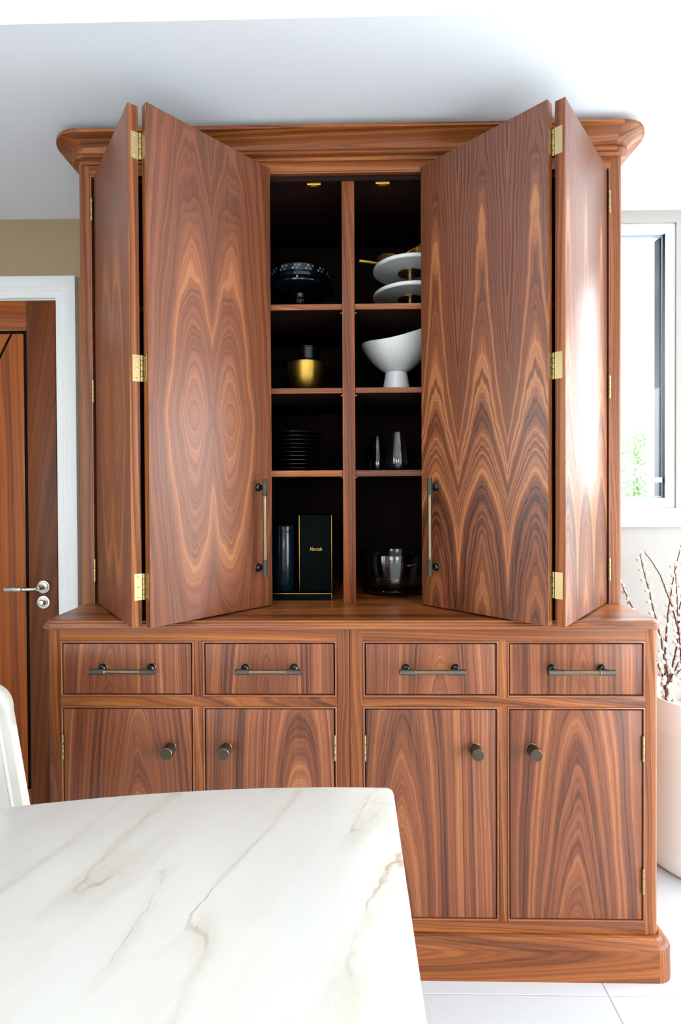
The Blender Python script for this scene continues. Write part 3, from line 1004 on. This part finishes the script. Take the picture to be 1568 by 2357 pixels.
# ------------------------------------------------------------------ dining table
tb = thing('dining_table', 'dining table with pale veined quartzite top and bowed edge', 'table', (-0.95, 0.385, 0))
TZ, TT = 0.755, 0.022
outline = []
nx = 40
xl, xr = -2.05, 0.0738
cy0 = 0.385


def bow(x):
    return 0.8905 - 0.21 * (x - 0.0) ** 2 if x > -0.9 else 0.8905 - 0.21 * 0.81 - 0.378 * (-0.9 - x) * 0.5


far = []
for k in range(nx + 1):
    x = xr - 0.012 + (xl + 0.03 - xr + 0.012) * k / nx
    far.append((x, bow(x)))
corner = [(xr, 0.8735), (xr - 0.0012, 0.8800), (xr - 0.005, 0.8865)]
near = [(x, 2 * cy0 - y) for x, y in reversed(corner + far)]
outline = corner + far + near


def inset(pts, d):
    cxm, cym = sum(p[0] for p in pts) / len(pts), sum(p[1] for p in pts) / len(pts)
    out = []
    n = len(pts)
    for i in range(n):
        p0, p1, p2 = Vector(pts[i - 1]), Vector(pts[i]), Vector(pts[(i + 1) % n])
        e1, e2 = (p1 - p0).normalized(), (p2 - p1).normalized()
        nrm = (Vector((-e1.y, e1.x)) + Vector((-e2.y, e2.x)))
        nrm = nrm.normalized()
        out.append((p1.x + nrm.x * d, p1.y + nrm.y * d))
    return out


lev = [(0.004, TZ - TT), (0.001, TZ - TT + 0.001), (0.0, TZ - TT + 0.004), (0.0, TZ - 0.004), (0.0012, TZ - 0.0012), (0.004, TZ)]
rows = [[(x, y, z) for x, y in inset(outline, d)] for d, z in lev]
B().grid(rows, close_v=True, caps=True).make('tabletop', 'quartz', tb, (-0.5, 0.4, TZ - TT))
for cx in (-0.42, -1.52):
    b = B()
    b.lathe([(0.30, 0.0), (0.30, 0.012), (0.285, 0.02), (0.12, 0.03), (0.085, 0.06), (0.075, 0.2), (0.075, 0.6), (0.10, 0.68), (0.20, 0.715), (0.22, TZ - TT)], (cx, cy0, 0), 40)
    b.make('pedestal', 'white_paint', tb, (cx, cy0, 0))

# ------------------------------------------------------------------ dining chair
CXH, CYH = -0.959, 0.90
ch = thing('dining_chair', 'cream leather dining chair with piped high back at the table', 'chair', (CXH, CYH, 0))


# backrest: rounded top, widening towards the seat, gently curved shell
rows_f, rows_b, edge = [], [], []
NB = 26


ZT = 0.850


def half_w(z):
    if z > 0.798:
        q = min(1.0, (z - 0.798) / (ZT - 0.798))
        return 0.190 + 0.0515 * math.sqrt(max(0.0, 1 - q * q))
    return min(0.2415 + (0.798 - z) * 0.232, 0.295)


def back_y(u, z):
    # seen in plan the shell wraps forward at its sides, and the back leans away
    return 1.105 + (z - 0.46) * 0.10 - 0.055 * u * u


zs = [ZT - 0.41 * (k / NB) ** 1.9 for k in range(NB + 1)]
us = [-1 + 2 * k / 20 for k in range(21)]
front = [[(CXH + u * half_w(z), back_y(u, z) - 0.028 * (1 - abs(u) ** 6) * min(1.0, (ZT + 0.004 - z) / 0.03), z) for u in us] for z in zs]
rear = [[(CXH + u * half_w(z), back_y(u, z) + 0.022 + 0.012 * (1 - abs(u) ** 4), z) for u in us] for z in zs]
V, Fc = [], []
b = B()
loop_rows = [[*f, *reversed(r)] for f, r in zip(front, rear)]
b.grid(loop_rows, close_v=True, caps=True)
bk = b.make('backrest', 'leather', ch, (CXH, 1.1, 0.44), smooth=60)
pp = []
for z, side in [(z, -1) for z in reversed(zs)] + [(z, 1) for z in zs]:
    w_ = half_w(z) - 0.013
    zz = z - 0.013 * max(0.0, min(1.0, (z - 0.76) / 0.06))
    u = w_ / half_w(z)
    pp.append((CXH + side * w_, back_y(u, z) - 0.018, zz))
B().tube(pp, 0.0036, 8).make('piping', 'piping', bk, (CXH, 1.08, 0.44))
b = B()
b.box(CXH - 0.235, CXH + 0.235, 0.62, 1.115, 0.40, 0.485, 0.03, 0, 4)
b.make('seat', 'leather', ch, (CXH, 0.9, 0.4), smooth=60)
for sx in (-1, 1):
    for sy, y0 in ((-1, 0.68), (1, 1.08)):
        B().tube([(CXH + sx * 0.225, y0 + sy * 0.03, 0.0), (CXH + sx * 0.19, y0, 0.402)], [0.009, 0.013], 12).make('leg', 'chair_leg', ch, (CXH + sx * 0.2, y0, 0))

# ------------------------------------------------------------------ floor vase and willow
VX, VY = 1.190, 1.815
vs = thing('floor_vase', 'large cream stoneware floor vase standing beside the walnut cabinet', 'vase', (VX, VY, 0))
B().lathe([(0.02, 0.0), (0.150, 0.0), (0.168, 0.006), (0.180, 0.025), (0.186, 0.07), (0.192, 0.20), (0.195, 0.32), (0.1945, 0.42), (0.192, 0.470)], (VX, VY, 0), 56).make('vase_body', 'vase_body', vs, (VX, VY, 0))
B().lathe([(0.192, 0.4695), (0.1925, 0.472), (0.188, 0.50), (0.178, 0.535), (0.170, 0.556), (0.168, 0.563), (0.163, 0.5645), (0.159, 0.560), (0.165, 0.52), (0.178, 0.47), (0.178, 0.10), (0.02, 0.03)], (VX, VY, 0), 56).make('vase_neck', 'vase_top', vs, (VX, VY, 0))
cat_me = None


def branch(pts, r0, lab, bare=0.0, step=0.030):
    global cat_me
    # smooth the given control points
    P = [Vector(p) for p in pts]
    fine = []
    n = len(P)
    for i in range(n - 1):
        a, b_, c, d = P[max(0, i - 1)], P[i], P[i + 1], P[min(n - 1, i + 2)]
        for k in range(6):
            t = k / 6
            fine.append(0.5 * ((2 * b_) + (c - a) * t + (2 * a - 5 * b_ + 4 * c - d) * t * t + (3 * b_ - a - 3 * c + d) * t ** 3))
    fine.append(P[-1])
    fine = [p + Vector((random.uniform(-1, 1), random.uniform(-1, 1), 0)) * 0.0012 for p in fine]
    m = len(fine)
    o = B().tube(fine, [r0 * (1 - 0.68 * i / m) for i in range(m)], 7).make('willow_branch', 'bark', None, fine[0])
    tag(o, lab, 'branch', 'willow branches in the floor vase')
    L = [0]
    for i in range(1, m):
        L.append(L[-1] + (fine[i] - fine[i - 1]).length)
    s = 0.05
    side = random.random() * 6
    while s < L[-1] * (1 - bare):
        i = max(j for j in range(m) if L[j] <= s)
        j = min(i + 1, m - 1)
        p = fine[i].lerp(fine[j], (s - L[i]) / max(1e-6, L[j] - L[i]))
        d = (fine[j] - fine[max(0, i - 1)]).normalized()
        ref = Vector((0, 1, 0)).cross(d).normalized()
        oth = d.cross(ref)
        side += PI + random.uniform(-0.9, 0.9)
        q = (ref * math.cos(side) + oth * math.sin(side))
        ax = (d * 0.75 + q).normalized()
        sc = random.uniform(0.92, 1.22)
        rot = Vector((0, 0, 1)).rotation_difference(ax).to_matrix().to_4x4()
        mtx = Matrix.Translation(p + q * 0.002) @ rot @ Matrix.Scale(sc, 4)
        if cat_me is None:
            c_ = B().lathe([(0.001, 0.0), (0.0042, 0.0012), (0.0062, 0.0045), (0.0068, 0.0080), (0.0058, 0.0118), (0.0034, 0.0146), (0.0008, 0.0156)], (0, 0, 0), 10).make('catkin', 'catkin', o, world=mtx, smooth=80)
            cat_me = c_.data
        else:
            attach(bpy.data.objects.new('catkin', cat_me), o, mtx)
        s += step * random.uniform(0.65, 1.3)
    return o


TALL = 'tall willow branch with white catkins standing in the cream floor vase'
SHORT = 'short willow branch with white catkins low over the cream vase rim'
BR = [
    ([(1.083, 1.8, 0.598), (1.074, 1.81, 0.679), (1.067, 1.82, 0.75), (1.049, 1.83, 0.838), (1.041, 1.84, 0.9), (1.028, 1.85, 0.968), (1.017, 1.86, 1.039)], 'straight willow branch tipped by a catkin, leaning over the worktop end', 0.0),
    ([(1.142, 1.82, 0.584), (1.134, 1.815, 0.675), (1.124, 1.81, 0.764), (1.108, 1.805, 0.819), (1.087, 1.8, 0.882), (1.068, 1.795, 0.924), (1.047, 1.79, 0.972), (1.02, 1.785, 1.013), (0.988, 1.78, 1.053)], 'willow branch with a long bare curved tip above its catkins', 0.2),
    ([(1.088, 1.83, 0.565), (1.089, 1.831, 0.656), (1.093, 1.833, 0.746), (1.099, 1.834, 0.815), (1.107, 1.836, 0.873), (1.118, 1.837, 0.939), (1.131, 1.839, 0.995), (1.151, 1.84, 1.074)], TALL, 0.0),
    ([(1.064, 1.78, 0.584), (1.087, 1.797, 0.63), (1.107, 1.814, 0.675), (1.13, 1.831, 0.733), (1.143, 1.849, 0.78), (1.151, 1.866, 0.841), (1.159, 1.883, 0.916), (1.162, 1.9, 0.991)], TALL, 0.0),
    ([(1.105, 1.85, 0.557), (1.073, 1.864, 0.674), (1.038, 1.878, 0.77), (1.003, 1.892, 0.851), (0.986, 1.906, 0.901), (0.964, 1.92, 0.957)], 'willow branch leaning out behind the corner of the walnut cupboard', 0.0),
    ([(1.049, 1.76, 0.591), (1.053, 1.75, 0.622), (1.069, 1.74, 0.674), (1.08, 1.73, 0.713), (1.097, 1.72, 0.776)], SHORT, 0.0),
    ([(1.087, 1.8, 0.573), (1.1, 1.8, 0.616), (1.124, 1.8, 0.655), (1.17, 1.8, 0.739)], SHORT, 0.0),
    ([(1.083, 1.81, 0.572), (1.067, 1.803, 0.618), (1.048, 1.797, 0.659), (1.02, 1.79, 0.73)], SHORT, 0.0),
    ([(1.13, 1.76, 0.575), (1.125, 1.74, 0.64), (1.118, 1.72, 0.70), (1.12, 1.70, 0.77)], SHORT, 0.0),
    ([(1.16, 1.84, 0.565), (1.165, 1.86, 0.68), (1.16, 1.87, 0.80), (1.18, 1.88, 0.93), (1.19, 1.89, 1.05)], TALL, 0.0),
    ([(1.22, 1.80, 0.565), (1.24, 1.79, 0.70), (1.27, 1.78, 0.85), (1.29, 1.77, 1.02)], TALL, 0.0),
    ([(1.26, 1.84, 0.565), (1.31, 1.85, 0.70), (1.35, 1.86, 0.84), (1.42, 1.87, 0.98)], TALL, 0.0),
    ([(1.21, 1.76, 0.57), (1.20, 1.73, 0.66), (1.21, 1.70, 0.75)], SHORT, 0.0),
]
for pts, lab, bare in BR:
    x, y, z = pts[0]
    root = (VX + (x - VX) * 0.3 + random.uniform(-0.03, 0.03), VY + (y - VY) * 0.3 + random.uniform(-0.03, 0.03), 0.05)
    mid = (root[0] * 0.4 + x * 0.6, root[1] * 0.4 + y * 0.6, 0.36)
    branch([root, mid] + pts, 0.0042, lab, bare, 0.021)

# ------------------------------------------------------------------ things in the cupboard
SH1, SH2, SH3, SH4 = 1.8239, 1.5716, 1.3223, TOPZ + 0.0003
# dark cake stand carrying a dotted blue cake tin
cx, cy = -0.163, 1.790
t = thing('cake_stand', 'dark glazed cake stand with clear glass stem on the top shelf', 'cake stand', (cx, cy, SH1))
B().lathe([(0.003, SH1), (0.042, SH1), (0.043, SH1 + 0.003), (0.020, SH1 + 0.008), (0.012, SH1 + 0.018), (0.010, SH1 + 0.05), (0.012, SH1 + 0.085), (0.003, SH1 + 0.086)], (cx, cy, 0), 28).make('stem', 'glass', t, (cx, cy, SH1))
B().lathe([(0.003, SH1 + 0.0862), (0.030, SH1 + 0.0862), (0.033, SH1 + 0.098), (0.060, SH1 + 0.101), (0.110, SH1 + 0.106), (0.116, SH1 + 0.110), (0.117, SH1 + 0.114), (0.114, SH1 + 0.116), (0.100, SH1 + 0.113), (0.003, SH1 + 0.112)], (cx, cy, 0), 64).make('plate', 'navy', t, (cx, cy, SH1))
z0 = SH1 + 0.1165
t = thing('cake_tin', 'round dark blue cake tin with dotted lid on the dark cake stand', 'cake tin', (cx, cy, z0))
B().lathe([(0.003, z0), (0.088, z0), (0.094, z0 + 0.004), (0.098, z0 + 0.014), (0.1005, z0 + 0.016), (0.1005, z0 + 0.019), (0.098, z0 + 0.020), (0.098, z0 + 0.028), (0.003, z0 + 0.028)], (cx, cy, 0), 64).make('tin_base', 'navy', t, (cx, cy, z0))
lid = B().lathe([(0.003, z0 + 0.0281), (0.100, z0 + 0.0281), (0.102, z0 + 0.030), (0.101, z0 + 0.052), (0.097, z0 + 0.055), (0.003, z0 + 0.056)], (cx, cy, 0), 64).make('tin_lid', 'navy2', t, (cx, cy, z0))
for row, (zz, ph) in enumerate(((0.036, 0.0), (0.0455, 0.5))):
    for k in range(44):
        a = 2 * PI * (k + ph) / 44
        m = Matrix.Translation((cx + 0.1013 * math.cos(a), cy + 0.1013 * math.sin(a), z0 + zz)) @ Matrix.Rotation(a, 4, 'Z')
        mat = ('dot1', 'dot2', 'navy', 'dot1', 'dot3', 'navy2')[(k * 5 + row * 3) % 6]
        if -2.9 < a - 2 * PI < -0.25 or -2.9 < a < -0.25:
            B().lathe([(0.0036, -0.0004), (0.0036, 0.0006), (0.0032, 0.0008)], (0, 0, 0), 12, 0, 'X', None).make('painted_dot', mat, lid, world=m)
b = B()
b.box(cx - 0.0035, cx + 0.0035, cy - 0.1055, cy - 0.1015, z0 + 0.004, z0 + 0.032, 0.0008)
b.lathe([(0.002, -0.0015), (0.0024, 0.0), (0.002, 0.0015)], (cx, cy - 0.1062, z0 + 0.006), 10, 1, 'Y')
b.make('clip', ['black', 'nickel'], t, (cx, cy - 0.1, z0))

# two marble cake stands with brass stems, one on the other, and a gilt leaf dish on top
cx, cy = 0.208, 1.765
zz = SH1
for k, lab in enumerate(('white marble cake stand on brass stem, standing on the shelf', 'white marble cake stand on brass stem, stacked on another cake stand')):
    t = thing('marble_stand', lab, 'cake stand', (cx, cy, zz), 'stacked marble cake stands')
    hh = 0.076 if k == 0 else 0.074
    B().lathe([(0.003, zz + 0.0002), (0.036, zz + 0.0002), (0.036, zz + 0.0035), (0.0125, zz + 0.0045), (0.0118, zz + 0.008), (0.0118, zz + hh - 0.004), (0.042, zz + hh - 0.003), (0.042, zz + hh), (0.003, zz + hh)], (cx, cy, 0), 32).make('stem', 'brass', t, (cx, cy, zz))
    z1 = zz + hh
    B().lathe([(0.003, z1 + 0.0001), (0.122, z1 + 0.0001), (0.1245, z1 + 0.002), (0.125, z1 + 0.010), (0.1235, z1 + 0.012), (0.003, z1 + 0.012)], (cx, cy, 0), 64).make('plate', 'marble', t, (cx, cy, z1))
    zz = z1 + 0.0122
# leaf dish: lobed sheet with a raised, rolled rim
NU, NV = 44, 15
lx0, ll = cx - 0.112, 0.30
topf, botf = [], []
for i in range(NU + 1):
    u = i / NU
    lobe = 1.0 - 0.30 * max(0.0, math.sin(u * PI * 5.0 + 2.2)) ** 3
    wd = 0.092 * (math.sin(PI * min(1.0, u * 0.93 + 0.02)) ** 0.75) * lobe + 0.003
    r_t, r_b = [], []
    for j in range(NV):
        v = -1 + 2 * j / (NV - 1)
        rise = 0.030 * (abs(v) ** 2.2) * math.sin(PI * min(1, u + 0.08)) ** 0.6 * (0.75 + 0.5 * math.sin(u * PI * 5.0 + 1.4)) + 0.012 * (1 - u) ** 4
        ripple = 0.0011 * math.cos(v * 26 + u * 18)
        x = lx0 + u * ll + 0.014 * abs(v) * math.sin(u * 5)
        y = cy - 0.012 + v * wd
        z = zz + 0.0035 + rise + ripple
        r_t.append((x, y, z))
        r_b.append((x, y, z - 0.0022))
    topf.append(r_t)
    botf.append(r_b)
ld = thing('leaf_dish', 'gilt leaf-shaped dish lying on the upper marble cake stand', 'dish', (cx, cy, zz))
B().grid([[*a, *reversed(c)] for a, c in zip(topf, botf)], close_v=True, caps=True).make('leaf', 'gold', ld, (cx, cy, zz), smooth=60)
B().tube([(lx0 - 0.060, cy - 0.034, zz + 0.0150), (lx0 - 0.030, cy - 0.026, zz + 0.0150), (lx0 + 0.004, cy - 0.014, zz + 0.0145), (lx0 + 0.05, cy - 0.012, zz + 0.0075)], [0.0062, 0.0055, 0.0040, 0.0025], 12).make('stalk', 'gold', ld, (lx0, cy, zz))

# gold bowl with dark ramekins in it
cx, cy = -0.139, 1.745
bw = B().lathe([(0.003, SH2), (0.016, SH2), (0.019, SH2 + 0.0015), (0.029, SH2 + 0.008), (0.041, SH2 + 0.0205), (0.0505, SH2 + 0.038), (0.0570, SH2 + 0.058), (0.0610, SH2 + 0.080), (0.0632, SH2 + 0.098), (0.0640, SH2 + 0.1085), (0.0630, SH2 + 0.1098), (0.0617, SH2 + 0.1085), (0.0590, SH2 + 0.081), (0.0550, SH2 + 0.060), (0.0485, SH2 + 0.041), (0.039, SH2 + 0.024), (0.027, SH2 + 0.0115), (0.016, SH2 + 0.0060), (0.003, SH2 + 0.005)], (cx, cy, 0), 56).make('mixing_bowl', 'gold', None, (cx, cy, SH2), smooth=50)
tag(bw, 'round gold metal bowl on the second shelf', 'bowl')
for k in range(3):
    z0 = SH2 + 0.0330 + 0.0434 * k
    rk = B().lathe([(0.003, z0), (0.032, z0), (0.0345, z0 + 0.003), (0.0365, z0 + 0.037), (0.0380, z0 + 0.038), (0.0380, z0 + 0.0422), (0.0365, z0 + 0.0430), (0.0340, z0 + 0.0430), (0.0330, z0 + 0.006), (0.003, z0 + 0.005)], (cx + 0.007, cy, 0), 40).make('ramekin', 'navy2', None, (cx + 0.007, cy, z0))
    tag(rk, ('dark blue ramekin lowest of three inside the gold bowl', 'dark blue ramekin between two others in the gold bowl', 'dark blue ramekin topmost of three in the gold bowl')[k], 'ramekin', 'ramekins stacked in the gold bowl')

# white footed bowl with swooping rim
cx, cy = 0.159, 1.760
t = thing('footed_bowl', 'white ceramic footed bowl with swooping wavy rim', 'bowl', (cx, cy, SH2))
B().lathe([(0.003, SH2), (0.049, SH2), (0.0500, SH2 + 0.002), (0.0488, SH2 + 0.006), (0.0365, SH2 + 0.0790), (0.0350, SH2 + 0.0805), (0.003, SH2 + 0.0805)], (cx, cy, 0), 48).make('foot', 'ceramic', t, (cx, cy, SH2))
z0 = SH2 + 0.0800


def rim_z(a):
    return 0.105 + 0.026 * math.cos(a) + 0.014 * math.cos(2 * a)


rows = []
NA = 72
profo = [(0.003, 0.0), (0.034, 0.0), (0.050, 0.010), (0.076, 0.032), (0.099, 0.060), (0.115, 0.088), (0.1255, 0.118)]


def bowl_r(h):
    for (ra, ha), (rb, hb) in zip(profo[1:], profo[2:]):
        if h <= hb:
            q = (h - ha) / (hb - ha)
            return ra + (rb - ra) * q
    return profo[-1][0] + (h - profo[-1][1]) * 0.15


def bowl_row(f, inner):
    out = []
    for k in range(NA):
        a = 2 * PI * k / NA
        h = rim_z(a) * f
        r = bowl_r(h) - (0.0055 if inner else 0.0)
        hh = max(h, 0.006) if inner else h
        out.append((cx + r * math.cos(a), cy + r * math.sin(a), z0 + hh))
    return out


fs = [0, 0.05, 0.12, 0.2, 0.3, 0.4, 0.5, 0.6, 0.7, 0.8, 0.9, 0.96, 1.0]
rows = [bowl_row(f, False) for f in fs] + [[tuple((Vector(p) + Vector(q)) / 2 + Vector((0, 0, 0.0022))) for p, q in zip(bowl_row(1.0, False), bowl_row(1.0, True))]] + [bowl_row(f, True) for f in reversed(fs[1:])]
B().grid(rows, close_v=True, caps=True).make('bowl', 'ceramic', t, (cx, cy, SH2), smooth=70)

# stack of glass plates
cx, cy = -0.178, 1.740
pl_me = None
for k in range(10):
    z0 = SH3 + 0.0002 + 0.0128 * k
    if pl_me is None:
        p = B().lathe([(0.003, 0.0), (0.050, 0.0), (0.054, 0.0025), (0.080, 0.0080), (0.0900, 0.0094), (0.0912, 0.0102), (0.0916, 0.0110), (0.0912, 0.0118), (0.0900, 0.0124), (0.078, 0.0108), (0.052, 0.0050), (0.003, 0.0040)], (0, 0, 0), 56).make('plate', 'plateglaze', None, world=Matrix.Translation((cx, cy, z0)))
        pl_me = p.data
    else:
        p = attach(bpy.data.objects.new('plate', pl_me), None, Matrix.Translation((cx + random.uniform(-1, 1) * 0.0006, cy, z0)))
    w_ = ('bottom', 'second', 'third', 'fourth', 'fifth', 'sixth', 'seventh', 'eighth', 'ninth', 'top')[k]
    tag(p, 'dark glass plate, %s%s of the stack on the third shelf' % (w_, '' if w_ in ('bottom', 'top') else ' from the bottom'), 'plate', 'plates stacked on the third shelf')

# two stemless glasses
gl_me = None
for (x, y, lab) in ((0.0985, 1.830, 'clear stemless glass standing next to the cupboard divider'), (0.1560, 1.690, 'clear stemless glass standing away from the divider, beside another glass')):
    if gl_me is None:
        p = B().lathe([(0.002, 0.0), (0.022, 0.0), (0.029, 0.003), (0.0345, 0.014), (0.0360, 0.028), (0.0350, 0.045), (0.0300, 0.075), (0.0240, 0.105), (0.0218, 0.124), (0.0214, 0.1248), (0.0208, 0.124), (0.0230, 0.105), (0.0290, 0.075), (0.0338, 0.046), (0.0346, 0.029), (0.0330, 0.016), (0.027, 0.0075), (0.002, 0.0065)], (0, 0, 0), 48).make('drinking_glass', 'glass', None, world=Matrix.Translation((x, y, SH3 + 0.0002)))
        gl_me = p.data
    else:
        p = attach(bpy.data.objects.new('drinking_glass', gl_me), None, Matrix.Translation((x, y, SH3 + 0.0002)))
    tag(p, lab, 'glass', 'stemless glasses on the third shelf')

# gift boxes
fb = thing('flat_box', 'flat dark green gift box with gilt edge lying on the worktop', 'box', (-0.2, 1.72, SH4))
bx('box_body', 'green', fb, -0.335, -0.0555, 1.625, 1.90, SH4 + 0.0002, SH4 + 0.0215, 0.0006)
b = B()
b.box(-0.3355, -0.0545, 1.6242, 1.6256, SH4 + 0.0204, SH4 + 0.0222, 0.0002)
b.box(-0.0562, -0.0548, 1.6242, 1.6256, SH4 + 0.0002, SH4 + 0.0222, 0.0002)
b.box(-0.0562, -0.0546, 1.6242, 1.90, SH4 + 0.0206, SH4 + 0.0222, 0.0002)
b.make('gilt_edge', 'gold', fb, (-0.2, 1.625, SH4 + 0.02))
GB0 = SH4 + 0.0224
gbx = thing('gift_box', 'upright dark green gift box with gilt edges and gold lettering', 'box', (-0.11, 1.70, GB0))
GY_ = 1.665
bx('box_body', 'green', gbx, -0.1590, -0.0560, GY_, 1.80, GB0, 1.183, 0.0006)
for x in (-0.1590, -0.0560):
    bx('gilt_edge', 'gold', gbx, x - 0.0008, x + 0.0008, GY_ - 0.0008, GY_ + 0.0008, GB0, 1.183, 0.0002)
tc = bpy.data.curves.new('lettering_curve', 'FONT')
tc.body = 'Harrods'
tc.size = 0.0145
tc.shear = 0.15
tc.extrude = 0.0002
tc.align_x = 'CENTER'
to = bpy.data.objects.new('lettering_tmp', tc)
COL.objects.link(to)
bpy.context.view_layer.update()
tm = bpy.data.meshes.new_from_object(to.evaluated_get(bpy.context.evaluated_depsgraph_get()))
bpy.data.objects.remove(to)
tm.name = 'lettering'
for v in tm.vertices:
    v.co.x *= 0.80
    v.co.y *= 1.1
tm.materials.clear()
tm.materials.append(M['gold'])
attach(bpy.data.objects.new('lettering', tm), gbx, Matrix.Translation((-0.1062, GY_ - 0.0007, 1.071)) @ Matrix.Rotation(PI / 2, 4, 'X'))
cn = B().lathe([(0.003, GB0), (0.033, GB0), (0.034, GB0 + 0.002), (0.034, GB0 + 0.186), (0.0325, GB0 + 0.190), (0.0345, GB0 + 0.1905), (0.0345, GB0 + 0.205), (0.032, GB0 + 0.208), (0.003, GB0 + 0.2085)], (-0.212, 1.690, 0), 40).make('canister', 'navy', None, (-0.212, 1.69, GB0))
tag(cn, 'dark blue lidded canister standing on the flat green box', 'canister')

# glass bowl on a shallow glass dish
cx, cy = 0.150, 1.760
gd = B().lathe([(0.003, SH4 + 0.0002), (0.085, SH4 + 0.0002), (0.098, SH4 + 0.008), (0.105, SH4 + 0.018), (0.1045, SH4 + 0.020), (0.102, SH4 + 0.018), (0.094, SH4 + 0.0105), (0.083, SH4 + 0.0045), (0.003, SH4 + 0.0042)], (cx, cy, 0), 64).make('glass_dish', 'smoke', None, (cx, cy, SH4))
tag(gd, 'shallow dark glass dish under the clear glass bowl', 'dish')
z0 = SH4 + 0.0046
gb = B().lathe([(0.003, z0), (0.070, z0), (0.080, z0 + 0.004), (0.096, z0 + 0.03), (0.108, z0 + 0.08), (0.1145, z0 + 0.128), (0.1135, z0 + 0.1300), (0.1115, z0 + 0.128), (0.1050, z0 + 0.081), (0.093, z0 + 0.032), (0.077, z0 + 0.0085), (0.003, z0 + 0.0070)], (cx, cy, 0), 72).make('glass_bowl', 'glass', None, (cx, cy, z0))
tag(gb, 'large clear glass bowl beside the divider at worktop level', 'bowl')

# ------------------------------------------------------------------ tree outside the window
TX, TY = 4.05, 8.0
tr = thing('tree', 'leafy green tree beyond the window', 'tree', (TX, TY, -0.2))
B().tube([(TX, TY, -0.2), (TX + 0.02, TY, 0.6), (TX - 0.02, TY, 1.2), (TX + 0.03, TY, 2.0)], [0.07, 0.055, 0.045, 0.02], 9).make('trunk', 'bark', tr, (TX, TY, -0.2))
V, Fc = [], []
clumps = [(random.gauss(0, 0.24), random.gauss(0, 0.3), random.uniform(-0.75, 0.60)) for _ in range(44)]
for _ in range(8000):
    c = random.choice(clumps)
    p = Vector((TX + c[0] + random.gauss(0, 0.10), TY + c[1] + random.gauss(0, 0.10), 1.55 + c[2] + random.gauss(0, 0.09)))
    a = Vector((random.gauss(0, 1), random.gauss(0, 1), random.gauss(0, 1))).normalized()
    n = a.cross(Vector((random.gauss(0, 1), random.gauss(0, 1), random.gauss(0, 1)))).normalized()
    L_, W_ = 0.045, 0.016
    k = len(V)
    V += [tuple(p - a * L_ / 2), tuple(p + n * W_), tuple(p + a * L_ / 2), tuple(p - n * W_)]
    Fc.append((k, k + 1, k + 2, k + 3))
me = bpy.data.meshes.new('foliage')
me.from_pydata([tuple(Vector(v) - Vector((TX, TY, 1.0))) for v in V], [], Fc)
me.materials.append(M['leaf1'])
fo = attach(bpy.data.objects.new('foliage', me), tr, Matrix.Translation((TX, TY, 1.0)))
fo['kind'] = 'stuff'
